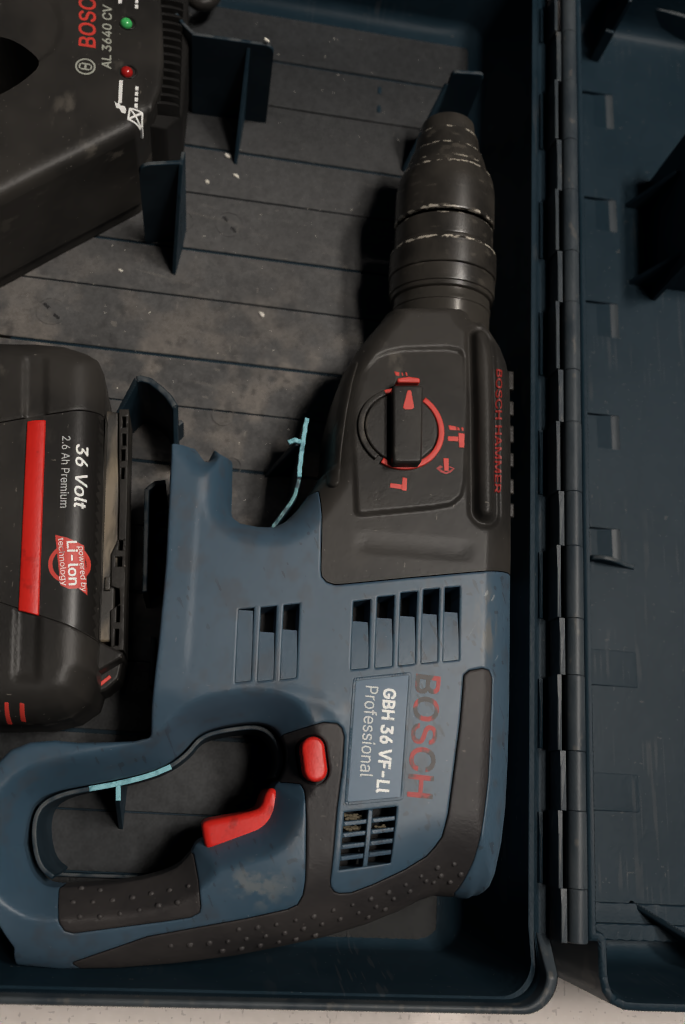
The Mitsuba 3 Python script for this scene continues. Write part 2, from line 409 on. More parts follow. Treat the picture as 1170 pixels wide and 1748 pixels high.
for c in [(73.3,417.3),(73.4,403.2)]: # two small moulded lugs in the tray floor
    put('tool_case__tray__moulding_lug', relief(rrect(c[0] - 1.2, c[1] - 2.6, c[0] + 1.2, c[1] + 2.6, 0.8), FZ + 0.8, FZ - 0.5, r=0.3), 'navy_plastic')

# standing ribs and holders of the tray
RIB = 'tool_case__tray__holder_rib'
def rib(path, t, z1, mat='rib_navy', z0=FZ - 0.6, key=RIB, r=None):
    return put(key, wall(path, t, z1, z0, r), mat)
def shoulder(p0, p1, z, r, ends=(1, 1)):
    """height of a plate whose top corners are rounded by r at the chosen ends."""
    p0, p1 = np.array(p0), np.array(p1); L = np.linalg.norm(p1 - p0); u = (p1 - p0) / L
    def f(x, y):
        s = (np.c_[x, y] - p0) @ u; q = np.full(len(s), z)
        for e, d in ((ends[0], s), (ends[1], L - s)):
            if e:
                d = np.clip(d, 0, r); q = np.minimum(q, z - r + np.sqrt(np.maximum(r * r - (r - d) ** 2, 0)))
        return q
    return f
# tall plate beside the charger, with its gusset
a, b = [(-37.8,380.8),(5.8,381.9)]
rib([a, b], 2.2, shoulder(a, b, 69, 5, (0, 1)))
a = [(-52.9,399.7),(-43.0,386.8),(-36.6,380.7)]
rib(a, 2.0, 68.7)
g0, g1 = (-7.8,380.7), (-18.5,352.3)
def gus(p0, p1, zt, zb, pw=1.0):
    p0, p1 = np.array(p0), np.array(p1); L = np.linalg.norm(p1 - p0); u = (p1 - p0) / L
    return lambda x, y: zt + (zb - zt) * np.clip((np.c_[x, y] - p0) @ u / L, 0, 1) ** pw
rib([g0, (g0[0] - 2.0, g0[1] - 32)], 2.0, gus(g0, (g0[0] - 2.0, g0[1] - 32), 66, FZ + 0.5), key='tool_case__tray__gusset')
# second plate below the charger
a, b = [(-54.9,290.1),(-34.2,295.0)]
rib([a, b], 2.4, shoulder(a, b, 76, 6, (1, 0)))
c = (-34.7,302.9)
rib([(b[0], b[1] + 6), (b[0] - 0.5, b[1] - 2), (b[0] - 1, b[1] - 9)], 2.0, gus((b[0], b[1] - 2), (b[0] - 1, b[1] - 9), 76, 60), key='tool_case__tray__gusset')
rib([(b[0] - 1, b[1] - 8), (b[0] - 3.0, b[1] - 24)], 2.0, gus((b[0] - 1, b[1] - 8), (b[0] - 3.0, b[1] - 24), 62, FZ + 0.5), key='tool_case__tray__gusset')
# block in front of the chuck nose
a, b = [(104.7,387.0),(123.1,389.0)]
rib([a, b], 2.4, shoulder(a, b, 66, 3, (1, 1)))
rib([(a[0] - 1, a[1] - 1), (a[0] - 15, a[1] - 26)], 2.2, gus(a, (a[0] - 15, a[1] - 26), 60, FZ + 1))
# curved holder beside the battery
pa = [(-44.2,182.6),(-42.1,183.2),(-38.0,182.5),(-33.3,179.4),(-28.8,175.7),(-25.1,170.8)]
rib(pa, 3.2, 62)
rib([pa[-1], (pa[-1][0] + 1.5, pa[-1][1] - 14)], 2.2, gus(pa[-1], (pa[-1][0] + 1.5, pa[-1][1] - 14), 62, 44))
rib([pa[0], (pa[0][0] - 11, pa[0][1] - 15)], 2.4, gus(pa[0], (pa[0][0] - 11, pa[0][1] - 15), 62, 40))
a, b = [(-27.7,171.0),(-22.8,177.0)]
rib([a, b], 2.2, 30)
a = [(-34.3,132.7),(-30.7,136.3),(-26.2,137.3)]
rib(a, 2.2, 50)
a, b = [(-34.4,133.0),(-29.9,84.3)]
rib([a, b], 2.2, 50)
a, b = [(-24.5,66.5),(-23.0,44.1)]
rib([a, b], 2.2, 38)
# broken rib at the throat of the hammer
pb = [(37.5,174.1),(36.8,167.0),(36.2,159.4),(35.7,148.9),(35.6,142.2)]
pc = [(35.7,142.5),(34.3,134.2),(30.6,127.5),(26.9,121.4),(24.3,116.3)]
jag = lambda x, y: 57.0 + 1.6 * (meshkit.fbm(np.c_[x * 0.5, y * 0.5, x * 0], 3) - 0.5)
BR = 'tool_case__tray__broken_rib'
def wob(p):
    p = dens(LineString(p), 1.6)
    return list(map(tuple, p + (rng.random(p.shape) - 0.5) * 0.4))
k = put(BR, wall(pb + pc[1:], 2.2, 56, FZ - 0.6), 'rib_navy')
tag(k, 'broken rib with a pale blue torn edge beside the hammer')
put(k + '__torn_edge', wall(wob(pb), 2.1, jag, 55.6, r=0.3, step=0.7), 'cyan_break')
put(k + '__torn_edge', wall(wob(pc), 1.7, lambda x, y: jag(x, y) - 0.6, 55.4, r=0.3, step=0.7), 'cyan_dull')
a = [(35.8,161.5),(32.3,162.3),(29.4,160.8)]
put(k + '__torn_edge', wall(a, 2.2, jag, 55.5, r=0.3, step=0.7), 'cyan_break')
put('tool_case__tray__gusset', wall([a[0], (a[-1][0] - 8, a[-1][1] - 2)], 2.0, gus(a[1], (a[-1][0] - 8, a[-1][1] - 2), 55, FZ), FZ - 0.6), 'rib_navy')

# the loop standing inside the D handle
lp = [(-52.7,-36.2),(-57.4,-33.3),(-60.5,-28.3),(-62.8,-20.1),(-63.0,-12.8),(-60.2,-7.6),(-52.7,-3.8),(-43.5,-1.5),(-31.1,1.3),(-18.2,5.3),(-10.1,9.5),(-3.5,15.2),(0.7,21.6),(6.7,24.6),(18.6,27.3),(26.0,28.0),(32.1,25.1),(35.9,18.9),(36.9,12.5),(34.5,6.6)]
ls = LineString(lp).buffer(4, quad_segs=6).buffer(-8).buffer(4) if False else None
def smooth_path(p, it=3):
    p = np.array(p)
    for _ in range(it):
        q = [p[0]]
        for a, b in zip(p[:-1], p[1:]):
            q += [a * .75 + b * .25, a * .25 + b * .75]
        p = np.array(q + [p[-1]])
    return p
k = put('tool_case__tray__handle_loop', wall(smooth_path(lp), 2.0, 52, FZ - 0.6, r=0.5), 'rib_navy')
ct = [(-43.0,-1.4),(-31.1,1.3),(-18.2,5.3),(-10.3,9.3)]
put(k + '__torn_edge', wall(smooth_path(ct, 2), 2.2, lambda x, y: 52.7 + 0.5 * (meshkit.noise(np.c_[x, y, x * 0]) - 0.5), 51, r=0.3, step=0.7), 'cyan_break')
a, b = [(-31.3,0.6),(-30.6,-5.5)]
put(k + '__torn_edge', wall([a, b], 2.0, 52.6, 50.5, r=0.3), 'cyan_break')
put('tool_case__tray__gusset', wall([a, (b[0] - 0.5, b[1] - 13)], 2.0, gus(b, (b[0] - 0.5, b[1] - 13), 50, FZ), FZ - 0.6), 'rib_navy')
a, b = [(-58.4,-38.4),(-20.9,-38.2)]
put('tool_case__tray__holder_rib', wall([a, b], 1.8, 13, FZ - 0.6), 'rib_navy')

# ------------------------------------------------------------------ hinge
HZ = 79.0
ks = [58, 142, 242, 328, 432, 519, 634, 723, 841, 934, 1057, 1154, 1283, 1385, 1518, 1611]
H0, H1 = np.array((167.1,411.3)), np.array((158.5,-50.9)) # axis of the hinge
H0 = H0 + (H0 - H1) / np.linalg.norm(H0 - H1) * 0
tt = [(167.1,411.3), (166.5,377.4), (165.8,338.8), (165.2,307.0), (164.5,270.3), (163.9,240.8), (163.2,203.6), (162.7,176.0), (162.0,141.0), (161.6,114.7), (160.9,81.3), (160.4,56.1), (159.8,24.0), (159.4,-0.3), (158.8,-30.6), (158.4,-50.9)]
ang = math.degrees(math.atan2(H0[0] - H1[0], H0[1] - H1[1]))
ys = [q[1] for q in tt]
ys = [ys[0] + 52, ys[0] + 26] + ys
def hx(y):
    return H1[0] + (y - H1[1]) * (H0[0] - H1[0]) / (H0[1] - H1[1])
RK = 4.3
for i in range(len(ys) - 1):
    L = ys[i] - ys[i + 1] - 0.12
    odd = i % 2 == 1                               # every second knuckle belongs to the lid
    rk = RK if odd else RK - 0.14
    pr = [(0, 0.1), (0, rk - 0.3), (0.3, rk), (L - 0.3, rk), (L, rk - 0.3), (L, 0.1)]
    kn = lathe(pr, 32)
    y0 = ys[i + 1] + 0.06
    M = np.eye(4); t = -math.radians(ang); M[:2, :2] = [[math.cos(t), -math.sin(t)], [math.sin(t), math.cos(t)]]; M[:3, 3] = [hx(y0), y0, HZ]
    kn.apply_transform(M)
    kk = put('tool_case__hinge__knuckle', kn, 'worn_and_glint_navy', 40)
    # leaf of the tray next to each knuckle; beside the lid's knuckles it stands off a little
    off = 7.9 if odd else 6.6; wd = 1.9 if odd else 2.6
    q = Polygon([(hx(y0) - off - 0.9, y0), (hx(y0) - off - 0.9 + wd, y0), (hx(y0 + L) - off - 0.9 + wd, y0 + L), (hx(y0 + L) - off - 0.9, y0 + L)])
    put('tool_case__hinge__leaf', relief(q, HZ + 2.0 + (0.6 if odd else 0), 58, r=0.4, step=40, bs=40, rings=[0.15, 0.4]), 'worn_and_glint_navy', False)
    if odd:                                        # ribbed swelling on the tray wall behind the lid's knuckle
        q = Polygon([(hx(y0) - 13.2, y0 + 1), (hx(y0) - 11.4, y0 + 1), (hx(y0 + L) - 11.4, y0 + L - 1), (hx(y0 + L) - 13.2, y0 + L - 1)])
        put('tool_case__tray__wall_rib', relief(q, 71.5, 55, r=0.8, step=40, bs=40, rings=[0.3, 0.6]), 'navy_plastic', False)

# ------------------------------------------------------------------ lid, folded out flat to the right
LZ = 16.0
lx0 = lambda y: hx(y) + 4.6
yl = (161.6,-50.0)[1]
ylb = (175.4,-75.1)[1]
cx0 = (167.3,-56.9)[0]
lidp = Polygon([(lx0(470), 500), (lx0(300), 300), (lx0(yl), yl), (cx0, yl), (cx0, ylb + 12), (cx0 + 1.2, ylb + 6.5), (cx0 + 4.5, ylb + 2.4), (cx0 + 10, ylb + 0.3), (cx0 + 16, ylb), (430, ylb - 1.5), (430, 500)])
edge_l = LineString([(lx0(600), 600), (lx0(yl), yl)])
lprof = [(0, 78.6), (0.4, 79.6), (1.4, 80.0), (3.0, 79.8), (3.6, 79.0), (3.9, 74), (4.4, 70), (8.5, 30), (9.3, 24), (11, 20), (13.5, 17.4), (17, LZ), (400, LZ)]
lb = lidp.boundary
def lidz(x, y):
    return np.interp(dist(lb, x, y), [q[0] for q in lprof], [q[1] for q in lprof])
RECESS = []
for (xa, ya), (xb, yb) in zip([(223.4,437.3),(222.3,357.7),(220.2,285.4),(217.7,213.5),(215.3,146.3)], [(222.3,410.8),(220.5,334.8),(218.5,262.8),(216.4,192.8),(214.2,128.5)]):
    RECESS.append(rquad([(xa - 30, yb), (xa, yb), (xa, ya), (xa - 30, ya)], 0.5))
lid = relief(lidp.difference(unary_union(RECESS)), lidz, 12.0, step=7, bs=2.0, rings=[q[0] for q in lprof[1:-1]], cap=False)
kl = put('tool_case__lid', lid, 'navy_plastic', 38)
# rounded underside of the lid's corner
und = relief(lidp.buffer(-0.6), 24.0 - 10.5, lambda x, y: 2 + drop(dist(lb, x, y), 20, 9), step=7, bs=2.0, rings=[1, 2.5, 5, 9, 14, 20])
put('tool_case__lid__back', und, 'navy_plastic', 40)
# ledge along the lid's front wall
y_a, y_b = (214.0,-40.9)[1], (213.2,-56.7)[1]
led = Polygon([(lx0(yl) + 14, y_a), (420, y_a - 1), (420, y_b), (lx0(yl) + 14, y_b)])
put('tool_case__lid__front_ledge', relief(led, lambda x, y: 20.0 + 0 * x, 12, r=0.6, step=10, bs=6), 'navy_plastic')
led2 = Polygon([(lx0(yl) + 14, y_a - 8.5), (420, y_a - 9.5), (420, y_b), (lx0(yl) + 14, y_b)])
put('tool_case__lid__front_ledge', relief(led2, 24.0, 12, r=0.8, step=10, bs=6), 'navy_plastic')
# shallow recesses beside the knuckles
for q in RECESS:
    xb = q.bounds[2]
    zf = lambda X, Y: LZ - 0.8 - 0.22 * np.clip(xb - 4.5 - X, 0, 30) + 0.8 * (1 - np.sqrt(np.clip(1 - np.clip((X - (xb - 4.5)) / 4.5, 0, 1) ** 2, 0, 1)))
    for k_, (qq, mat_) in enumerate(((q.intersection(sbox(0, -500, xb - 4.5, 600)), 'navy_plastic'), (q.intersection(sbox(xb - 4.45, -500, 500, 600)), 'worn_and_glint_navy'))):  # the lip's highlight is painted in with the paler material
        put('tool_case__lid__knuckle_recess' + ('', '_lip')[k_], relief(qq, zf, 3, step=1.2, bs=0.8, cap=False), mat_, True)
for (xa, ya), (xb, yb) in zip([(195.1,79.9),(192.9,18.4)], [(194.4,61.6),(192.3,0.5)]):
    q = rquad([(xa - 10, yb), (xa + 26, yb), (xa + 26, ya), (xa - 10, ya)], 0.6)
    put('tool_case__lid__knuckle_housing', relief(q, lambda X, Y: LZ + 1.5 - 0.05 * np.clip(X - xa, 0, 40), 10, r=0.3, step=3), 'navy_plastic')
# bracket standing in the lid
def lrib(path, t, z1, key='tool_case__lid__bracket_rib'):
    return put(key, wall(path, t, z1, LZ - 0.6), 'rib_navy')
bx = [(240.6,371.8),(236.9,288.9)]
lrib([(bx[0][0] + 6, bx[0][1] + 4), (bx[1][0] + 6, bx[1][1] + 2)], 2.4, 64, 'tool_case__lid__bracket')
for y, e in (((230.9,354.8)[1], 0), ((228.3,301.1)[1], 0)):
    x = (228.2,354.4)[0]
    lrib([(x, y), (x + 44, y)], 2.4, gus((x, y), (x + 14, y), LZ + 1, 52))
# pocket at the top of the lid
pk = [(209.3,463.5),(214.9,462.7),(216.4,503.5)]
lrib([pk[0], pk[1]], 2.2, 40, 'tool_case__lid__pocket_rib')
pq = [(211.0,433.4),(212.6,443.3),(213.1,460.1)]
lrib([(pk[1][0], pk[1][1] + 1.5), (pk[1][0] + 1, pk[1][1] + 70)], 2.2, lambda x, y: 62 + 0 * x, 'tool_case__lid__pocket_plate')
rp = [(243.8,493.5),(278.7,489.0)]
lrib([rp[0], (rp[1][0] + 20, rp[1][1] - 3)], 2.4, 36)
# fin on the lid's edge strip, gusset plate in the front corner
fn = [(197.2,128.5),(222.0,125.6)]
lrib([fn[0], fn[1]], 2.6, lambda x, y: 17.5 + 5.5 * sst(fn[0][0] - 4, fn[0][0] + 6, x) * (1 - sst(fn[0][0] + 8, fn[1][0], x)), 'tool_case__lid__fin')
gz = (211.7,-40.9)
lrib([(gz[0], gz[1]), (gz[0] + 34, gz[1] - 24)], 2.4, lambda x, y: np.clip(18 + (x - gz[0]) * 1.25, 18, 70), 'tool_case__lid__corner_gusset')

# ------------------------------------------------------------------ rotary hammer
HM = 'rotary_hammer'
tag(HM, 'blue and black cordless rotary hammer with red trigger and worn black chuck', 'rotary hammer')
TOP, MID = 80.0, 45.0
# outlines, clockwise, at the heights where they are seen
strip = [(-19.1,19.9),(-19.9,30.7),(-20.0,42.4),(-19.9,56.8),(-20.1,74.0),(-20.5,91.7),(-22.0,117.6),(-23.7,145.5)]
notch = [(-15.1,147.0),(-13.8,149.1),(-12.6,150.4),(-10.8,148.1),(-8.0,145.0)]
throat = [(-5.5,151.8),(-0.8,149.0),(4.1,146.8),(4.9,134.6),(5.6,123.1),(6.7,119.5),(10.2,117.3),(17.3,116.5),(24.7,116.9),(29.7,120.0),(34.8,126.0),(39.3,133.4),(42.9,139.9)]
gleft = [(47.1,145.8),(47.5,158.4),(48.3,175.3),(50.5,188.0),(53.8,198.5),(58.9,209.1),(64.7,218.7),(70.4,227.1)]
gtop = [(73.7,228.5),(82.6,230.4),(100.7,232.9),(117.6,233.9)]
gright = [(122.8,234.4),(128.4,227.7),(133.4,219.7),(136.5,211.5),(138.3,202.6),(138.7,170.7),(138.3,110.8)]
bright = [(137.9,102.2),(137.5,71.6),(137.0,44.9),(136.1,19.2),(134.9,-0.7),(133.0,-15.2),(130.1,-27.6),(127.5,-33.1),(122.3,-37.7)]
under = [(120.6,-39.0),(113.3,-38.3),(105.5,-38.1),(99.1,-40.2),(91.0,-44.4),(76.8,-50.1),(59.2,-55.5),(41.8,-59.5),(22.8,-63.5),(-0.5,-66.9),(-23.5,-69.2),(-46.1,-70.1),(-62.0,-69.0)]
back = [(-62.4,-63.8),(-62.2,-60.9),(-65.3,-56.5),(-68.1,-52.4),(-73.2,-45.0),(-76.7,-25.9),(-79.4,-6.2),(-79.5,3.3),(-77.0,7.5),(-73.5,11.9),(-66.6,15.3),(-56.6,16.6)]
htop = [(-48.0,16.2),(-34.4,17.2),(-25.7,18.0)]
hole = [(-65.6,-24.1),(-61.5,-33.9),(-56.7,-38.6),(-52.3,-39.8),(-43.9,-39.3),(-32.3,-38.0),(-18.2,-35.9),(-4.3,-31.3),(1.4,-24.8),(3.4,-19.4),(18.9,-14.7),(31.1,-10.6),(32.7,2.8),(36.0,6.2),(38.5,12.3),(38.2,19.3),(33.6,26.6),(27.6,29.3),(18.8,29.0),(6.2,26.0),(-0.7,22.6),(-5.1,16.3),(-11.1,10.6),(-19.1,6.5),(-32.5,2.7),(-44.3,-0.1),(-55.1,-2.7),(-62.7,-6.4),(-65.6,-12.6)]
outline = Polygon(strip + notch + throat + gleft + gtop + gright + bright + under + back + htop).buffer(0)
outline = outline.buffer(1.2, quad_segs=5).buffer(-2.4, quad_segs=5).buffer(1.2, quad_segs=5)
holep = Polygon(smooth_path(hole + hole[:1], 2)).buffer(0)
whole = outline.difference(holep)
L_throat, L_gleft, L_gtop = LineString(notch[2:] + throat), LineString(throat[-1:] + gleft), LineString(gleft[-1:] + gtop + gright[:1])
L_right, L_under, L_back = LineString(gtop[-1:] + gright + bright), LineString(bright[-1:] + under), LineString(under[-1:] + back + htop + strip[:1])
L_strip, L_hole = LineString(htop[-1:] + strip + notch[:2]), LineString(list(holep.exterior.coords))
crease = LineString([(-63.3,1.2),(-59.5,5.4),(-51.0,8.5),(-31.0,11.1),(-19.1,14.5),(-11.8,24.3),(-3.0,30.7),(8.6,34.0),(24.3,38.8),(38.2,39.7),(49.4,37.5),(55.1,33.6)])
# the gear cover's relief
padp = Polygon([(71.8,202.9),(79.4,205.5),(101.1,208.9),(106.6,208.4),(109.5,205.0),(109.8,199.8),(109.8,170.4),(109.5,141.3),(108.1,133.9),(103.8,129.5),(94.9,126.9),(60.1,120.0),(58.3,141.6),(56.7,158.8),(57.4,173.2),(60.0,190.4),(66.3,199.8)]).buffer(0)
padp = padp.buffer(-2).buffer(2)
y_pad1, y_pad0 = (82.1,206.3)[1], (84.4,124.6)[1]
y_v1, y_v0 = (84.7,113.6)[1], (84.9,102.9)[1]
ridge = LineString([(117.9,216.5),(119.2,178.8),(119.9,128.6)])
hx0, hx1 = (43.5,13.6)[0], (-35.2,9.3)[0]
hy0, hy1 = (12.6,42.1)[1], (15.0,14.3)[1]
s_a, s_b = np.array((-10.1,145.8)), np.array((-7.3,45.5))
s_n = np.array([-(s_a - s_b)[1], (s_a - s_b)[0]]); s_n = s_n / np.linalg.norm(s_n) * np.sign(-s_n[0]) * -1
def Z(x, y):
    x, y = np.asarray(x, float), np.asarray(y, float)
    z = np.full(x.shape, TOP)
    z = z - 8.0 * sst(hx0, hx1, x) * sst(hy0, hy1, y)
    z = z + 0.75 * np.exp(-(dist(crease, x, y) / 3.2) ** 2)
    z = z - 0.28 * sst(-1.2, 1.2, (x - s_a[0]) * s_n[0] + (y - s_a[1]) * s_n[1]) * sst(s_b[1] - 4, s_b[1] + 12, y)
    dd = np.zeros(x.shape)
    for line, r, h in ((L_throat, 15, 26), (L_gleft, 11, 22), (L_gtop, 5, 9),  (L_back, 2.5, 2.5), (L_strip, 1.2, 1.2)):
        dd = np.maximum(dd, drop(dist(line, x, y), r, h))
    dd = np.maximum(dd, drop(dist(L_under, x, y), 36, 1.0) * (z - MID - 2.5))
    qr = np.maximum(1 - dist(L_right, x, y) / 18.0, 0)
    dd = np.maximum(dd, 5.0 * qr + 19.0 * (1 - np.sqrt(np.maximum(1 - qr ** 2.4, 0))))
    dd = np.maximum(dd, chamfer(dist(L_hole, x, y), 12.5, 17))
    return np.maximum(z - dd, MID + 1.5)
inpad = lambda x, y: np.where(shapely.contains_xy(padp, x, y), 1.0, -1.0) * dist(padp.boundary, x, y)
def ZG(x, y):
    x, y = np.asarray(x, float), np.asarray(y, float)
    z = Z(x, y)
    s = sst(-0.7, 0.9, inpad(x, y))
    z = z + s * (-1.3 + 2.9 * np.clip((y_pad1 - y) / (y_pad1 - y_pad0), 0, 1) ** 0.8)
    v = np.clip((y - y_v0) / (y_v1 - y_v0), 0, 1)
    z = z - 0.4 * np.sin(np.pi * v) * (1 - sst(108, 116, x)) * sst(58, 66, x)
    d = dist(ridge, x, y)
    z = z - 2.4 * np.exp(-((d - 6.2) / 1.7) ** 2) + 3.2 * np.sqrt(np.maximum(1 - (d / 4.4) ** 2, 0))
    return z

gearp = Polygon([(24.2,233.6),(30.8,134.6),(43.8,132.7),(45.1,118.8),(45.6,105.2),(46.0,93.6),(46.6,91.1),(48.5,89.1),(52.2,88.2),(55.7,88.7),(85.2,94.1),(112.0,98.8),(138.9,103.3),(140.8,250.5)]).intersection(outline)
gearp = gearp if gearp.geom_type == 'Polygon' else max(gearp.geoms, key=lambda g: g.area)
rub_right = [(110.3,52.9),(112.6,55.0),(118.3,56.4),(121.5,55.9),(123.0,53.0),(122.2,32.2),(121.2,10.7),(119.0,-5.6),(116.3,-21.5),(112.5,-35.7)]
rub_left = [(96.1,-21.0),(99.2,-17.4),(102.0,-13.2),(104.1,-4.0),(105.9,9.9),(108.7,32.4)]
rub_low = [(33.3,23.7),(41.6,26.5),(50.5,29.4),(56.1,29.3),(58.2,27.5),(59.3,24.3),(59.2,12.6),(57.8,-3.9),(57.2,-19.5),(56.7,-31.5),(57.3,-33.8),(58.8,-35.5),(61.1,-36.2),(65.8,-35.9),(74.6,-32.5),(87.5,-26.4)]
rub_bot = [(117.9,-43.3),(59.8,-62.4),(23.0,-71.7),(-30.7,-74.9),(-40.6,-66.5),(-32.2,-63.0)]
rub_up = [(-12.5,-55.1),(7.4,-50.6),(25.2,-46.7),(40.9,-42.8),(44.8,-40.9),(46.6,-37.0),(47.0,-31.5),(45.9,-9.2),(44.7,2.2),(43.3,4.9),(37.9,5.4),(33.0,4.9)]
rubberp = Polygon(rub_low + rub_left + rub_right + rub_bot + rub_up).buffer(0).intersection(whole)
rubberp = rubberp if rubberp.geom_type == 'Polygon' else max(rubberp.geoms, key=lambda g: g.area)
rubberp = rubberp.buffer(-0.6).buffer(1.2, quad_segs=5).buffer(-0.6)
rubberp = rubberp if rubberp.geom_type == 'Polygon' else max(rubberp.geoms, key=lambda g: g.area)
gripp = Polygon([(-51.5,-35.4),(-49.6,-38.7),(-47.9,-44.8),(-45.7,-51.0),(-43.6,-53.6),(-40.4,-54.4),(-24.3,-51.8),(-6.6,-48.8),(3.6,-46.8),(6.7,-45.0),(6.9,-42.6),(5.1,-33.4),(2.5,-25.1),(2.0,-20.3),(-9.6,-20.7),(-27.0,-30.2)]).buffer(0).intersection(whole)
gripp = (gripp if gripp.geom_type == 'Polygon' else max(gripp.geoms, key=lambda g: g.area)).buffer(-0.8).buffer(0.8)

# vents of the blue housing
mid = [((604, 1026), (633, 1023), 1059), ((645, 1019), (674, 1016), 1053), ((685, 1012), (713, 1009), 1050), ((724, 1007), (751, 1004), 1046), ((761, 1004), (786, 1001), 1043)]
MIDQ = [[(60.7,81.1),(68.1,82.7),(68.3,53.2),(61.0,52.0)], [(71.2,84.0),(78.6,85.4),(78.6,54.7),(71.3,53.4)], [(81.5,86.7),(88.8,88.1),(88.5,56.4),(81.4,55.1)], [(91.6,88.9),(98.7,90.2),(98.3,58.1),(91.3,56.8)], [(101.4,90.7),(108.0,91.8),(107.8,59.5),(100.9,58.2)]]
MIDB = [(64.7,73.0),(75.1,75.3),(85.4,76.9),(95.3,78.7),(105.0,80.3)]
LEFQ = [[(11.9,73.9),(18.2,75.1),(19.2,44.5),(13.0,43.3)], [(21.2,75.4),(27.8,76.7),(28.5,45.6),(22.1,44.4)], [(30.8,77.2),(37.5,78.5),(38.0,47.0),(31.5,45.8)]]
LEFB = [(15.6,64.5),(25.4,65.4),(34.7,67.1)]
ventp = Polygon([(60.9,-5.3),(82.4,-2.1),(81.0,-23.8),(60.0,-27.2)])
holes = [Polygon(q) for q in MIDQ + LEFQ] + [ventp]
switch_h = LineString([(46.5,18.6),(48.1,10.4)]).buffer(5.4, quad_segs=8)

body = whole.difference(gearp.buffer(0.35)).difference(rubberp.buffer(0.3)).difference(gripp.buffer(0.3)).difference(unary_union(holes))
pieces = sorted((body.geoms if hasattr(body, 'geoms') else [body]), key=lambda g: -g.area)
RG = [0.3, 1.0, 2.2, 4]
for i, q in enumerate(pieces):
    if q.area < 8: continue
    put(HM + '__housing', relief(q, Z, 0, r=0.55, step=1.5, rings=[0.05, 0.2, 0.55, 1.2, 2.4, 4], mirror=MID, bs=1.0), 'blue_plastic', True)
put(HM + '__gear_cover', relief(gearp, ZG, 0, step=1.0, rings=[0.3, 1, 2, 3.2], mirror=MID, bs=1.0), 'black_plastic', True)
kr = put(HM + '__rubber_cover', relief(rubberp.difference(switch_h.buffer(0.5)), lambda x, y: Z(x, y) + 0.35, 0, r=0.5, step=1.5, rings=[0.05, 0.2, 0.5, 1.2, 2.4, 4], mirror=MID, bs=1.0), 'rubber', True)
kg = put(HM + '__handle_grip', relief(gripp, lambda x, y: Z(x, y) + 0.45, 0, r=0.5, step=1.5, rings=[0.05, 0.2, 0.5, 1.2, 2.4], mirror=MID, bs=1.0), 'rubber', True)
# dark inside of the housing, seen through the vents and seams
core = whole.buffer(-3.5)
core = core if core.geom_type == 'Polygon' else max(core.geoms, key=lambda g: g.area)
put(HM + '__inner_body', relief(core, lambda x, y: Z(x, y) - 15, 0, step=4, mirror=MID, bs=2.5), 'black_hole', True)

def slot(q, bp, shallow=False):
    P = Polygon(q).buffer(-0.03); bx_, by_ = bp
    yb = q[2][1] * .5 + q[3][1] * .5
    if shallow: by_ = q[0][1]
    dep = lambda x, y: Z(x, y) - 0.15 - (1.7 if not shallow else 1.2) * np.clip((y - yb) / (by_ - yb), 0, 1) ** 1.5
    low = P.intersection(sbox(-500, -500, 500, by_))
    put(HM + '__vent_ramp', relief(low, dep, TOP - 14, step=2, bs=1.5), 'blue_plastic', 30)
for q, b_ in zip(MIDQ, MIDB): slot(q, b_)
for i, (q, b_) in enumerate(zip(LEFQ, LEFB)): slot(q, b_, i == 0)
# lower vent: a bar between two columns, four slats in each
va, vb, vc, vd = (np.array(v) for v in [(60.9,-5.3),(82.4,-2.1),(81.0,-23.8),(60.0,-27.2)])
def vq(u, v):
    return tuple((va * (1 - u) + vb * u) * (1 - v) + (vd * (1 - u) + vc * u) * v)
bar = Polygon([vq(0.455, 0), vq(0.545, 0), vq(0.545, 1), vq(0.455, 1)])
put(HM + '__vent_bar', relief(bar, lambda x, y: Z(x, y) - 0.3, 68, r=0.4, step=2, bs=1.5), 'blue_plastic', 30)
for u0, u1 in ((0.005, 0.45), (0.55, 0.995)):
    for k in range(1, 5):
        v = k / 5 + 0.012
        q = Polygon([vq(u0, v - 0.045), vq(u1, v - 0.045), vq(u1, v + 0.035), vq(u0, v + 0.035)])
        put(HM + '__vent_slat', relief(q, lambda x, y: Z(x, y) - 0.8, 70, r=0.4, step=2, bs=1.5), 'blue_plastic', 30)
# name plate and lettering
plate = rquad([(62.5,48.1),(86.8,52.3),(84.5,1.0),(61.2,-2.2)], 1.0)
put(HM + '__name_plate_frame', relief(plate.buffer(0.5).difference(plate.buffer(-0.9)), lambda x, y: Z(x, y) + 0.35, 78, r=0.3, step=2, bs=1.2), 'blue_plastic', 30)
kp = put(HM + '__name_plate', relief(plate.buffer(-0.8), lambda x, y: Z(x, y) + 0.14, 78, step=3, bs=1.5), 'plate_blue', True)
put(kp + '__lettering', heavy(txt('GBH 36 VF-Ll', (75.4,45.1), (73.7,3.0), (80.4,45.4), lambda x, y: Z(x, y) + 0.14, bold=True, depth=0.15), 0.10), 'white_print', False)
put(kp + '__lettering', txt('Professional', (67.6,45.6), (66.6,8.8), (72.9,45.7), lambda x, y: Z(x, y) + 0.14, depth=0.15), 'soft_grey_print', False)
put(HM + '__maker_lettering', txt('BOSCH', (89.4,52.2), (86.7,2.0), (99.7,52.7), lambda x, y: Z(x, y), bold=True, depth=0.18), 'worn_red', False)
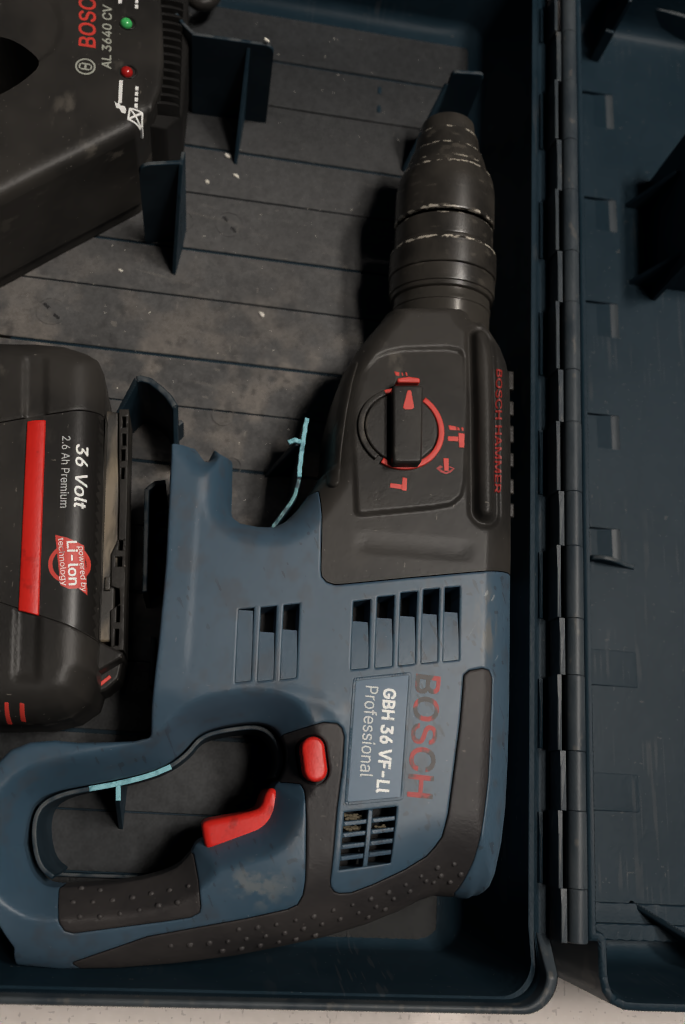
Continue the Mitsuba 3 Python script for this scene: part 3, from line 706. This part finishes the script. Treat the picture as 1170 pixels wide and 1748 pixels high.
# direction switch and trigger
put(HM + '__direction_switch_recess', relief(switch_h.buffer(0.6), lambda x, y: Z(x, y) - 1.8, 66, step=2, bs=1.0), 'black_hole', True)
sw = LineString([(46.6,18.7),(48.2,10.5)]).buffer(4.75, quad_segs=10)
put(HM + '__direction_switch', relief(sw, lambda x, y: 82.6 - 0.018 * ((x - sw.centroid.x) ** 2), 72, r=1.5, step=1.2, bs=0.7), 'red_plastic', True)
trg = Polygon(smooth_path([(4.6,-13.4),(5.6,-11.6),(12.8,-9.9),(21.0,-7.9),(26.2,-6.5),(28.5,-4.6),(29.4,-0.4),(30.9,2.2),(32.6,2.8),(34.8,1.7),(36.1,-2.9),(37.9,-10.1),(37.4,-14.3),(34.5,-17.6),(23.3,-20.5),(9.8,-23.1),(7.1,-22.3),(5.5,-17.4),(4.6,-13.4)], 2)).buffer(0)
put(HM + '__trigger', relief(trg, lambda x, y: 65.5 + 0 * x, 0, r=2.6, step=1.2, mirror=MID, bs=0.8), 'red_plastic', True)
# rubber bumps
dome = trimesh.creation.icosphere(2, 1.0); dome.vertices *= [1.15, 1.15, 0.75]
dm = dome.copy(); dm.apply_scale(0.001)
dome_ply = mikit.ply(dm, 'mat_rubber', smooth=True)
def dot(parent, x, y):
    k = num(parent + '__grip_bump')
    z = float(Z(np.array([x]), np.array([y]))[0])
    q = 0.8 + 0.35 * rng.random()
    scene[k] = {**dome_ply, 'to_world': T().translate([x / 1000, y / 1000, (z + 0.45) / 1000]).scale([q, q, 0.55 + 0.5 * rng.random()])}
D1 = [(-42.4,-44.2),(-34.8,-43.7),(-27.3,-42.9),(-19.7,-41.6),(-12.5,-39.8),(-5.4,-38.1),(1.7,-35.9),(-38.5,-48.4),(-30.9,-48.0),(-23.5,-46.7),(-16.3,-45.2),(-9.1,-43.3),(-1.9,-41.6),(-40.6,-39.7),(-33.0,-39.9)]
for x, y in D1:
    if gripp.contains(Point(x, y)): dot(kg, x, y)
D2 = [(22.6,-50.7),(29.9,-49.7),(37.2,-48.4),(44.7,-46.7),(51.8,-45.0),(59.5,-42.5),(67.2,-40.3),(74.5,-37.8),(81.8,-35.1),(88.7,-32.1),(95.0,-28.6),(101.6,-25.0),(108.4,-23.4),(115.1,-23.1),(112.1,-27.3),(103.8,-28.2),(97.7,-30.5),(91.3,-34.7),(84.6,-37.8),(77.5,-41.0),(70.4,-43.6),(63.1,-46.1),(55.8,-48.2),(48.5,-50.1),(41.1,-51.9),(33.6,-53.2),(26.1,-54.4),(19.0,-55.6),(54.2,-53.0),(46.4,-54.7),(108.6,-30.7),(101.4,-31.1),(75.3,-45.5),(82.0,-42.2),(39.5,-55.9),(32.1,-57.3),(24.8,-58.5),(17.3,-59.6),(11.8,-56.4),(4.4,-57.3),(-3.0,-58.0)]
for x, y in D2:
    if rubberp.buffer(-1).contains(Point(x, y)): dot(kr, x, y)

# gear cover: selector dial, symbols, side lettering, teeth
dc = np.array((79.0,163.5))
ZP = lambda x, y: ZG(x, y)
zd = float(ZG(np.array([dc[0]]), np.array([dc[1]]))[0])
R1, R0 = 20.3, 17.6
GC = HM + '__gear_cover'
DK = HM + '__selector_dial'
def arc(a0, a1, r0, r1):
    t = np.radians(np.linspace(a0, a1, 60))
    return Polygon(list(dc + np.c_[np.cos(t), np.sin(t)] * r1) + list(dc + np.c_[np.cos(t[::-1]), np.sin(t[::-1])] * r0))
put(DK, relief(Point(*dc).buffer(R0 - 0.6, quad_segs=24), zd + 2.2, zd - 2, r=0.6, step=2, bs=1.0), 'black_plastic', 40)
put(GC + '__dial_rim', relief(arc(-125, -260, R0 - 0.1, R1), lambda x, y: ZG(x, y) + 1.8, zd - 2, r=0.5, step=1, bs=0.8), 'black_plastic', 40)
put(GC + '__dial_rim', relief(arc(57, -117, R0 - 0.1, R1), lambda x, y: ZG(x, y) + 1.9, zd - 2, r=0.5, step=1, bs=0.8), 'red_paint', 40)
put(GC + '__dial_rim', relief(arc(104, 116, R0 - 0.1, R1), lambda x, y: ZG(x, y) + 1.9, zd - 2, r=0.4, step=1, bs=0.8), 'red_paint', 40)
tilt = math.radians(-0.5)
kb = rquad([(72.8,181.2),(87.1,183.0),(87.4,144.8),(74.1,143.4)], 1.6)
put(DK + '__pointer', relief(kb, zd + 9.0, zd - 1, r=1.3, step=3, bs=0.8), 'black_plastic', 40)
kt = rquad([(74.9,183.3),(75.1,185.4),(80.3,186.9),(85.5,186.7),(85.9,184.4)], 0.8)
put(DK + '__pointer_tip', relief(kt, zd + 8.0, zd - 1, r=0.7, step=2, bs=0.6), 'red_paint', 40)
ar = rquad([(79.6,179.2),(81.3,179.4),(83.0,170.9),(81.8,169.9),(78.8,169.5),(77.7,170.2)], 0.5)
put(DK + '__pointer_arrow', relief(ar, zd + 9.3, zd + 8.0, r=0.2, step=2, bs=0.6), 'red_paint', 40)
def icon(*polys):
    put(GC + '__symbol', join(*[relief(rquad(q, 0.25).buffer(-0.14), lambda x, y: ZG(x, y) + 0.3, zd - 2, r=0.15, step=2, bs=0.6) for q in polys]), 'red_paint', 40)
icon([(74.6,136.6),(80.3,136.4),(80.1,133.8),(74.4,134.1)], [(80.2,140.0),(82.6,139.7),(82.5,133.2),(79.8,133.5)])                       # hammer
icon([(99.1,151.4),(101.9,151.7),(102.0,145.1),(99.5,144.9)])                                                                             # rotation stop
put(GC + '__symbol', relief(Polygon([(95.9,145.9),(97.8,147.5),(98.9,147.1),(98.9,146.5),(97.3,145.8),(100.6,144.4),(103.9,146.5),(102.2,146.9),(102.2,147.7),(104.7,146.8),(102.8,144.6),(100.6,143.5),(98.1,144.1)]).buffer(0), lambda x, y: ZG(x, y) + 0.15, zd - 2, step=1, bs=0.6), 'worn_red', 40)
icon([(101.3,168.3),(105.3,168.1),(105.6,165.8),(101.9,165.7)], [(105.3,167.8),(106.7,167.7),(107.3,166.0),(105.9,165.8)], [(107.5,168.1),(108.9,167.7),(109.0,165.9),(107.8,166.1)])    # drill bit
icon([(101.1,162.7),(106.5,163.0),(106.5,160.3),(101.2,160.0)], [(106.2,165.0),(109.5,164.8),(109.3,157.4),(106.5,157.4)])
icon([(74.9,193.1),(77.7,192.9),(77.8,190.7),(75.8,190.8)], [(78.3,192.9),(79.4,192.8),(79.7,191.0),(78.9,190.9)], [(80.2,193.5),(81.4,193.3),(81.7,191.2),(80.8,191.1)])
zs = lambda x, y: ZG(x, y)
put(GC + '__side_lettering', txt('BOSCH HAMMER', (126.0,201.8), (125.1,138.7), (129.0,202.2), zs, bold=True, depth=0.5), 'dark_red_paint', False)
for y0, y1 in zip([(139.0,209.1),(138.9,192.5),(138.8,179.4),(138.7,165.0),(138.6,151.4),(138.6,139.0)], [(138.9,198.7),(138.9,184.8),(138.8,170.3),(138.7,157.5),(138.6,143.8),(138.5,131.8)]):
    x = y0[0]
    put(GC + '__side_tooth', relief(rrect(x - 2.6, y1[1], x + 0.7, y0[1], 0.6), 63, 30, r=0.8, step=2, bs=0.8), 'black_plastic', 40)
lf = [(55.6,196.4),(53.3,185.7),(51.3,170.4),(50.0,152.6),(49.5,135.4)]
fin = LineString(lf).buffer(2.6, quad_segs=5)
put(GC + '__side_fin', relief(fin, lambda x, y: ZG(x, y) + 2.6, 40, r=2.2, step=1.2, bs=0.9), 'black_plastic', True)

# chuck
def yc(py): return py
PIT = math.radians(8.0)                            # the nose points up a little
cb, ca = np.array((105.3,242.1)), np.array((103.5,360.9))
cyb, AZ = cb[1], MID + 1.5
def ax(y, r):                                      # position along the axis of a rim of radius r whose top is seen at y
    return (y - cyb + r * math.sin(PIT)) / math.cos(PIT)
def cyp(pts): return [p[1] for p in pts]
tip, r1, r2, coneb, shoulder, sl, gr = [ax(y, r) for y, r in zip(cyp([(100.9,349.0),(99.4,340.9)] + [(98.7,330.1)] + [(98.4,316.4),(97.9,309.6)] + [(97.0,288.3),(97.0,285.9)]), (12, 15, 18, 23.5, 26, 26.5, 26.5))]
fl, fl2, st, col, end = [ax(y, r) for y, r in zip(cyp([(96.9,271.9)] + [(96.8,258.7)] + [(97.2,249.7)] + [(97.4,247.0)] + [(98.5,226.5)]), (28, 28, 27.5, 26.5, 25.5))]
prof_nose = [(tip + 3, 4), (tip + 3, 11.0), (tip + 2.2, 13.0), (tip + 0.8, 14.2), (r1 + 1.2, 15.0), (r1 + 0.5, 16.0), (r1 - 0.5, 16.6), (r2 + 1.0, 18.0), (r2 + 0.6, 18.6), (r2 - 0.2, 19.3), (r2 - 4, 20.6), (coneb + 2.0, 22.6), (coneb + 0.8, 22.9)]
prof_sleeve = [(coneb + 0.8, 22.6), (coneb + 0.3, 24.0), (coneb - 0.6, 24.6), (coneb - 3, 25.4), (shoulder - 1, 26.1), (shoulder - 3, 26.4), (shoulder - 8, 26.5), (sl + 1.0, 26.6), (sl + 0.3, 26.3), (sl, 25.2)]
prof_ring = [(gr + 1.2, 23), (gr + 0.6, 25.5), (gr - 0.2, 26.1), (fl + 4, 26.2), (fl + 3.4, 25.9), (fl + 2.8, 26.2), (fl + 1.6, 26.2), (fl + 1.2, 25)]
prof_fl = [(fl + 0.9, 24.5), (fl + 0.9, 27.4), (fl + 0.4, 28.0), (fl - 0.6, 28.3), (fl2 + 0.6, 28.4), (fl2 + 0.1, 28.0), (fl2, 26.8)]
prof_st = [(fl2, 26.6), (fl2 - 0.4, 27.8), (st + 0.6, 27.8), (st, 27.5), (st - 0.3, 26.9), (col + 0.6, 26.9), (col, 26.4), (col - 0.5, 24.8)]
prof_col = [(col + 0.5, 25.4), (5, 25.4), (4.0, 25.9), (2.5, 25.9), (2.2, 25.5), (-16, 25.5)]
CHUCK_W += [(coneb - 0.4, 1.1, 0.85), (sl + 0.6, 1.1, 0.8), (fl + 0.2, 1.3, 1.0), (r1, 0.9, 0.6), (r2, 0.9, 0.6), (gr + 0.2, 0.8, 0.5), (coneb + 4, 0.7, 0.4)]
tilt_c = math.atan2(ca[0] - cb[0], ca[1] - cb[1])
M_AX = trimesh.transformations.rotation_matrix(-tilt_c, [0, 0, 1]) @ trimesh.transformations.rotation_matrix(PIT, [1, 0, 0])
CH_O, CH_D = np.array([cb[0], cb[1], AZ]) / 1000, M_AX[:3, 1]
def axis_mesh(pr, seg=96):
    q = lathe(pr, seg); q.apply_transform(M_AX); q.apply_translation([cb[0], cb[1], AZ]); return q
kc = put(HM + '__chuck', axis_mesh(prof_sleeve), 'chuck_plastic', 35)
put(kc + '__nose_cap', axis_mesh(prof_nose), 'chuck_plastic', 35)
put(kc + '__ring', axis_mesh(prof_ring), 'chuck_plastic', 35)
put(kc + '__flange', axis_mesh(prof_fl), 'chuck_plastic', 35)
put(kc + '__rear_sleeve', axis_mesh(prof_st), 'chuck_plastic', 35)
put(HM + '__collar', axis_mesh(prof_col), 'chuck_steel', 35)

# ------------------------------------------------------------------ battery pack
BT = 'battery_pack'
tag(BT, 'black battery pack with a red stripe lying left of the hammer', 'battery')
bl = -200.0
BZ = 78.0
cap_top = [(-55.7,161.7),(-56.5,172.3),(-58.4,180.8),(-61.1,185.8),(-66.7,188.6),(-76.9,190.9),(-89.7,190.4),(-104.8,188.7),(-119.6,186.4)]
seam_t = [(-111.3,143.1),(-97.4,147.4),(-89.7,149.9),(-78.1,153.5),(-64.8,157.3),(-54.7,159.6)]
seam_b = [(-99.4,72.4),(-85.2,69.4),(-77.2,67.3),(-69.2,65.3),(-56.1,61.9),(-45.2,57.4)]
cap_bot = [(-44.0,40.9),(-45.7,32.4),(-52.9,26.3),(-64.0,22.8),(-79.4,21.4),(-92.8,20.6)]
stripeL = [(-87.4,182.9),(-82.7,150.3),(-73.4,66.0),(-70.1,39.1)]
stripe_line = LineString(stripeL)
capb_line = LineString([(-93.1,33.2),(-61.8,35.3),(-42.8,41.2)])
bright_line = LineString([(-60.5,202.5),(-55.8,162.8),(-45.1,58.8),(-41.2,18.4)])
btop_line = LineString(cap_top)
bbot_line = LineString(cap_bot)
def ZB(x, y):
    z = np.full(np.shape(x), BZ)
    dd = drop(dist(bright_line, x, y), 15, 13)
    dd = np.maximum(dd, drop(dist(btop_line, x, y), 13, 12))
    dd = np.maximum(dd, drop(dist(bbot_line, x, y), 15, 22))
    return z - dd
def ZBc(x, y):
    return ZB(x, y) + 0.9 - 1.4 * sst(5.2, 3.6, dist(stripe_line, x, y)) * (1 - sst(0, 5, -(y - (y_cb)) )) * (1 - sst(0, 5, y - y_ct))
y_ct, y_cb = (-86.5,177.1)[1], (-70.7,42.0)[1]
pc_t = Polygon(cap_top + seam_t)
pc_b = Polygon(seam_b + cap_bot)
pmid = Polygon(seam_t + seam_b[::-1]).buffer(-0.25)
kcap = put(BT + '__end_cap', relief(pc_t.buffer(0), ZBc, 18, r=0.5, step=1.6, rings=[0.05, 0.2, 0.5, 1.5, 3, 5], bs=1.2), 'black_plastic', True)
kcap2 = put(BT + '__end_cap', relief(pc_b.buffer(0), ZBc, 18, r=0.5, step=1.6, rings=[0.05, 0.2, 0.5, 1.5, 3, 5], bs=1.2), 'black_plastic', True)
kcs = put(BT + '__casing', relief(pmid.buffer(0), ZB, 18, step=1.8, rings=[0.5, 2], bs=1.2), 'black_plastic', True)
rs = rquad([(-86.0,149.0),(-78.4,150.7),(-68.9,65.0),(-77.2,66.5)], 0.5)
put(BT + '__stripe', relief(rs, lambda x, y: BZ + 1.6 - 0.045 * dist(stripe_line, x, y) ** 2, 70, r=0.5, step=1.5, bs=1.2), 'red_plastic', True)
lab = rquad([(-69.4,155.9),(-55.4,159.2),(-45.1,58.2),(-59.6,63.4)], 0.5)
kl_ = put(BT + '__label', relief(lab, lambda x, y: ZB(x, y) + 0.12, 60, step=1.8, bs=1.5), 'gloss_black', True)
zt = lambda x, y: ZB(x, y) + 0.12
put(kl_ + '__lettering', txt('36 Volt', (-64.2,141.5), (-61.3,112.8), (-59.5,141.8), zt, bold=True, shear=0.18, depth=0.15), 'white_print', False)
put(kl_ + '__lettering', txt('2.6 Ah Premium', (-70.5,144.1), (-67.0,111.7), (-67.1,144.2), zt, depth=0.15), 'soft_grey_print', False)
bc = np.array((-60.0,87.9)); r_b = (-51.6,88.6)[0] - bc[0]
bnr = Polygon([(-67.3,99.7),(-62.1,98.9),(-55.3,96.7),(-51.7,78.1),(-51.4,75.8),(-55.0,78.0),(-58.7,77.2),(-62.2,78.4)])
badge = bnr.union(Point(*bc).buffer(r_b, quad_segs=14).difference(Point(*bc).buffer(r_b * 0.80, quad_segs=14)))
kbd = put(kl_ + '__badge', relief(badge, lambda x, y: ZB(x, y) + 0.2, 60, step=1.5, bs=0.8), 'red_paint', True)
zb_ = lambda x, y: ZB(x, y) + 0.2
put(kl_ + '__lettering', txt('Li-lon', (-62.2,97.4), (-58.7,78.7), (-58.4,98.0), zb_, bold=True, depth=0.12), 'white_print', False)
put(kl_ + '__lettering', txt('powered by', (-57.4,95.8), (-53.7,76.9), (-55.2,96.0), zb_, depth=0.12), 'white_print', False)
put(kl_ + '__lettering', txt('technology', (-65.9,98.3), (-61.7,78.2), (-63.6,98.8), zb_, depth=0.12), 'white_print', False)
# contact ledge and slotted rail on the right side
lg = Polygon([(-59.7,167.2),(-50.9,167.1),(-43.6,111.6),(-42.4,82.0),(-40.2,60.1),(-51.0,59.3)])
put(BT + '__contact_ledge', relief(lg, lambda x, y: 56 + 0.4 * np.sin(y * 0.2), 20, r=1.0, step=2.5, bs=1.5), 'brass_dust', True)
rail = Polygon([(-50.8,168.0),(-46.3,168.5),(-44.5,150.5),(-40.6,111.3),(-38.2,84.6),(-35.3,56.3),(-40.7,56.0),(-42.9,73.2),(-39.3,76.6),(-40.3,83.1),(-44.0,84.1),(-45.7,98.6),(-43.5,105.6),(-45.3,124.7),(-48.3,147.2)])
sl = []
for q in ([(-48.8,164.4),(-47.2,164.6),(-46.6,159.3),(-48.1,159.1)], [(-47.8,156.0),(-46.2,156.1),(-45.5,150.4),(-47.1,150.2)], [(-47.4,148.2),(-45.5,148.4),(-45.1,142.9),(-46.7,142.7)], [(-46.3,139.3),(-44.7,139.5),(-44.4,134.1),(-45.9,134.0)],
          [(-43.2,105.1),(-41.4,105.2),(-41.1,100.6),(-42.9,100.5)], [(-43.8,97.4),(-40.8,97.7),(-40.5,93.2),(-43.3,92.9)], [(-40.6,75.5),(-39.1,75.6),(-38.5,68.4),(-40.0,68.3)], [(-40.1,65.2),(-38.4,65.3),(-37.8,58.2),(-39.5,58.1)]):
    sl.append(Polygon(q))
put(BT + '__slotted_rail', relief(rail.difference(unary_union(sl)), 58, 30, r=0.4, step=3, bs=1.2), 'black_plastic', 35)
put(BT + '__rail_block', relief(Polygon([(-47.1,88.0),(-44.8,88.5),(-44.3,82.2),(-46.8,82.0)]), 57.5, 30, r=0.5, step=3), 'brass_dust', 35)
wf = Polygon([(-48.1,59.2),(-45.1,58.9),(-35.3,55.0),(-35.5,53.0),(-44.5,46.4),(-48.9,46.1)])
put(BT + '__corner_foot', relief(wf, 60, 20, r=1.2, step=2.5), 'black_plastic', True)
wf2 = Polygon([(-51.7,54.6),(-35.7,57.8),(-36.8,45.3),(-42.2,39.8),(-49.4,36.8)])
put(BT + '__corner_foot', relief(wf2, 46, 18, r=1.5, step=2.5), 'black_plastic', True)
def mk(q, z):
    put(BT + '__red_mark', relief(rquad(q, 0.3), z, 40, r=0.3, step=1.5, bs=0.8), 'red_paint', 35)
zc = lambda x, y: ZBc(x, y) + 0.35
mk([(-77.4,29.8),(-75.8,29.9),(-75.5,22.2),(-77.4,22.1)], zc); mk([(-71.6,30.0),(-69.8,29.8),(-69.9,23.3),(-71.8,23.4)], zc)
mk([(-45.5,42.3),(-41.0,46.7),(-40.1,45.5),(-44.6,41.1)], 47.4)

# ------------------------------------------------------------------ battery charger
CH = 'battery_charger'
tag(CH, 'black battery charger with green and red indicator lights in the upper left', 'battery charger')
CZ = 80.0
fr = [(-141.1,234.4),(-114.1,257.6),(-100.1,270.0),(-78.3,288.6),(-57.7,306.3)]
rt = [(-53.3,316.1),(-50.9,320.1),(-48.6,333.1),(-49.1,351.3),(-52.0,373.2),(-57.5,407.1)]
chp = Polygon(fr + rt + [(rt[-1][0] - 4, rt[-1][1] + 60), (-300, rt[-1][1] + 60), (-300, fr[0][1] - 10)])
L_f, L_r = LineString([(-320, fr[0][1] - 14)] + fr + rt[:1]), LineString(rt + [(rt[-1][0] - 4, rt[-1][1] + 60)])
def ZC(x, y):
    dd = np.maximum(drop(dist(L_f, x, y), 7, 7), drop(dist(L_r, x, y), 3, 2))
    zz = CZ + 1.4 - 1.6 * np.clip(dist(L_f, x, y) / 70, 0, 1) * 0
    d2 = np.hypot(x - ds_c[0], y - ds_c[1])
    return zz - dd - 1.1 * sst(ds_r + 1.2, ds_r - 1.0, d2)
ds_c = np.array((-129.6,356.8)); ds_r = (-100.6,362.9)[0] - ds_c[0]        # shallow round dish in the top
cut = Polygon(smooth_path([(-148.4,320.9),(-144.0,343.0),(-128.5,349.7),(-116.8,346.0),(-105.3,336.4),(-113.4,323.1),(-122.8,313.3),(-137.2,302.4),(-148.4,320.9)], 2)).buffer(0)
cutr = cut.difference(Polygon())
chb = chp.buffer(0).difference(cut)
kh = put(CH + '__housing', relief(chb, ZC, 22, step=2.0, rings=[0.3, 0.9, 2, 4, 7], bs=1.5), 'black_plastic', True)
put(CH + '__battery_well', relief(cut.buffer(1.0), 38, 30, step=6), 'black_hole', False)
put(CH + '__skirt', relief(chp.buffer(0).buffer(-2.0, join_style=2), 30, 11, r=1.5, step=8, bs=3), 'black_plastic', 35)
# grille ridges on the end
e0, e1 = np.array((-61.8,389.9)), np.array((-54.3,322.5))
for k in range(14):
    t = k / 13
    p0 = np.array((-61.1,389.6)) * (1 - t) + np.array((-54.4,324.4)) * t
    p1 = np.array((-44.8,400.4)) * (1 - t) + np.array((-39.9,334.0)) * t
    q = LineString([p0, p1]).buffer(0.95, cap_style=2)
    L = np.linalg.norm(p1 - p0); u = (p1 - p0) / L
    put(CH + '__grille_ridge', relief(q, lambda x, y: 78 - 9 * np.clip((np.c_[x, y] - p0) @ u / L, 0, 1.1) ** 1.6, 40, r=0.5, step=3, bs=1.5), 'matte_black', 35)
ge = Polygon([(-63.7,418.1), (-44.7,431.8), (-39.2,376.0), (-38.3,335.8), (-44.7,321.7), (-55.3,315.9)])
ge0 = np.array((-57.5,357.1))[0]
put(CH + '__end_panel', relief(ge, lambda x, y: np.clip(74.5 - 0.75 * np.clip(x - ge0, 0, 60), 20, 80), 24, r=1.0, step=3, bs=1.5), 'matte_black', True)
zq = lambda x, y: ZC(x, y)
put(CH + '__lettering', txt('BOSCH', (-82.5,349.8), (-87.4,388.1), (-90.2,348.2), zq, bold=True, shear=0.1, depth=0.2), 'red_paint', False)
put(CH + '__lettering', txt('AL 3640 CV', (-73.5,338.5), (-77.9,377.5), (-77.8,337.6), zq, bold=True, shear=0.12, depth=0.2), 'grey_print', False)
ec = np.array((-85.7,337.7)); er = (-80.8,338.7)[0] - ec[0]
ringp = lambda r1, r0: Point(*ec).buffer(r1, quad_segs=14).difference(Point(*ec).buffer(r0, quad_segs=14))
ring = ringp(er, er * 0.82)
hb = unary_union([sbox(ec[0] - er * 0.42, ec[1] + s * er * 0.33 - er * .09, ec[0] + er * 0.42, ec[1] + s * er * 0.33 + er * .09) for s in (-1, 1)])
hb = hb.union(sbox(ec[0] - er * .1, ec[1] - er * .4, ec[0] + er * .1, ec[1] + er * .4))
arcs = ringp(er * 0.66, er * 0.50).intersection(unary_union([sbox(ec[0] - er, ec[1] - er * .3, ec[0] + er, ec[1] + er * .3)]))
em = [relief(g, lambda x, y: ZC(x, y) + 0.2, 76, step=1.5, bs=0.5) for gg in (ring, hb, arcs) for g in (gg.geoms if hasattr(gg, 'geoms') else [gg])]
put(CH + '__emblem', join(*em), 'grey_print', 35)
def flat(q, mat='white_print', key='__symbol'):
    put(CH + key, join(*[relief(Polygon(g).buffer(0), lambda x, y: ZC(x, y) + 0.2, 74, step=2, bs=0.8) for g in q]), mat, 35)
flat([[(-68.7,332.6),(-67.0,332.9),(-65.9,319.3),(-67.6,319.3)]])
flat([[(-75.4,386.1),(-73.7,386.4),(-73.2,380.0),(-74.9,379.7)]])
flat([[(-60.6,330.6),(-59.0,330.5),(-59.0,328.2),(-60.5,328.3)], [(-60.4,327.2),(-58.9,327.4),(-58.8,324.9),(-60.3,325.0)], [(-60.1,323.9),(-58.5,323.9),(-58.5,321.4),(-60.0,321.5)], [(-59.8,320.4),(-58.3,320.4),(-58.1,317.8),(-59.7,318.0)]])
flat([[(-67.1,387.9),(-65.3,387.9),(-65.4,385.1),(-66.9,385.2)], [(-66.8,384.1),(-65.3,384.2),(-65.2,381.9),(-66.7,381.8)], [(-66.6,380.9),(-65.1,381.0),(-64.9,378.4),(-66.4,378.4)]])
flat([[(-69.4,319.7),(-68.1,318.5),(-67.4,319.7),(-66.3,317.8),(-64.3,317.8),(-63.3,315.9),(-63.5,313.4),(-65.3,313.8),(-66.7,316.0),(-68.1,316.1)]])
bq = [(-61.7,316.9),(-55.7,316.6),(-55.5,310.0),(-61.8,310.6)]
bxs = unary_union([LineString(bq + bq[:1]).buffer(0.42), LineString([bq[0], bq[2]]).buffer(0.42), LineString([bq[1], bq[3]]).buffer(0.42)])
put(CH + '__symbol', relief(bxs, lambda x, y: ZC(x, y) + 0.2, 70, step=2, bs=0.6), 'white_print', 35)
for (c, col, mat) in (((-69.5,367.6), 'green', 'led_green'), ((-65.7,337.9), 'red', 'led_red')):
    z_ = float(ZC(np.array([c[0]]), np.array([c[1]]))[0])
    cup = Point(c[0] + 1.0, c[1] + 0.7).buffer(4.2, quad_segs=12).difference(Point(c[0] + 0.6, c[1] + 0.4).buffer(3.6, quad_segs=12))
    put(CH + '__light_collar', relief(cup, z_ + 0.6, z_ - 1, r=0.25, step=1.2, bs=0.7), 'gloss_black', 35)
    s = trimesh.creation.icosphere(3, 3.0); s.vertices *= [1, 1, 0.9]; s.apply_translation([c[0], c[1], z_ + 0.2])
    kk = put(CH + '__indicator_light', s, mat, True)
    tag(kk, col + ' indicator light')

# power cord of the charger, tucked behind it
def tube(path, r, seg=14):
    p = smooth_path(path, 3) if len(path[0]) == 2 else np.array(path)
    pts = np.array(p); t = np.gradient(pts, axis=0); t /= np.linalg.norm(t, axis=1, keepdims=True)
    up = np.array([0, 0, 1.0]); a = np.cross(t, up); a /= np.linalg.norm(a, axis=1, keepdims=True); b_ = np.cross(a, t)
    th = np.arange(seg) * 2 * np.pi / seg
    V = (pts[:, None] + r * (np.cos(th)[None, :, None] * a[:, None] + np.sin(th)[None, :, None] * b_[:, None])).reshape(-1, 3)
    F = []
    for i in range(len(pts) - 1):
        q = i * seg + np.arange(seg); w = i * seg + (np.arange(seg) + 1) % seg
        F += [np.stack([q, w, q + seg], 1), np.stack([w, w + seg, q + seg], 1)]
    return trimesh.Trimesh(V, np.vstack(F), process=False)
pcd = [list(q) + [26.0] for q in [(-49.0,459.1),(-45.1,447.5),(-38.6,444.4),(-32.1,449.4),(-29.6,460.7)]]
pp = np.array(pcd)
sp = np.c_[smooth_path(pp[:, :2], 3), np.full(len(smooth_path(pp[:, :2], 3)), 26.0)]
kw = put('power_cord', tube(sp, 4.2), 'black_plastic', True)
tag(kw, 'black power cord looped in the case behind the charger', 'cord')

# ------------------------------------------------------------------ crumbs and sawdust
CR = [((388, 267), 10, 1.7, 'longest pale crumb on the case floor, at the foot of the tall plate'),
      ((403, 301), 10, 1.6, 'slim pale crumb on the case floor, rightmost of the three below the tall plate'),
      ((354, 311), 10, 1.2, 'small pale crumb on the case floor, leftmost of the three below the tall plate'),
      ((447, 538), 10, 1.5, 'pale crumb lying alone on the case floor left of the chuck'),
      ((206, 462), 10, 1.0, 'tiny pale crumb in the shadow under the plate below the charger'),
      ((456, 70), 70.5, 1.4, 'pale crumb stuck on the top corner of the tall plate')]
CRP = [(-14.9,353.4), (-8.7,340.6), (-24.6,333.9), (13.0,252.8), (-65.8,269.5), (1.4,382.0)]
for (px, z, r, lb_), c in zip(CR, CRP):
    s = trimesh.creation.icosphere(2, r)
    s.vertices *= [0.62 + 0.3 * rng.random(), 1.0 + 0.25 * rng.random(), 0.5]
    s.vertices += (meshkit.noise(s.vertices * 1.3 + rng.random(3) * 50)[:, None] - 0.5) * s.vertices * 0.7
    s.apply_transform(trimesh.transformations.rotation_matrix(rng.random() * 1.2 + 0.3, [0, 0, 1])); s.apply_translation([c[0], c[1], z + r * 0.3 + 0.3])
    tag(put('crumb', s, 'crumb', 30), lb_, 'crumb', 'pale crumbs in the case')
sd = []
for c0, n, sp_ in ((vq(0.25, 0.12), 60, (4.0, 1.0)), (vq(0.28, 0.31), 40, (3.6, 0.8)), (vq(0.7, 0.33), 7, (3, 0.8))):
    for _ in range(n):
        s = trimesh.creation.icosphere(1, 0.35 + 0.35 * rng.random()); s.vertices *= [1.4, 0.8, 0.6]
        s.apply_translation([c0[0] + rng.normal() * sp_[0] * 0.6, c0[1] + rng.normal() * sp_[1] * 0.6, 72.5 + 1.5 * rng.random()]); sd.append(s)
tag(put('sawdust', join(*sd), 'sawdust', 30), 'yellowish sawdust caught in the lower vent of the hammer', 'sawdust', kind='stuff')
fs = []
for _ in range(260):
    x, y = rng.uniform(-90, 130), rng.uniform(60, 455)
    s = trimesh.creation.icosphere(0, 0.10 + 0.28 * rng.random() ** 2); s.vertices *= [1.2, 1.0, 0.6]
    s.apply_translation([x, y, FZ + 0.4]); fs.append(s)
tag(put('grit', join(*fs), 'crumb', False), 'fine pale grit scattered over the floor of the case', 'grit', kind='stuff')
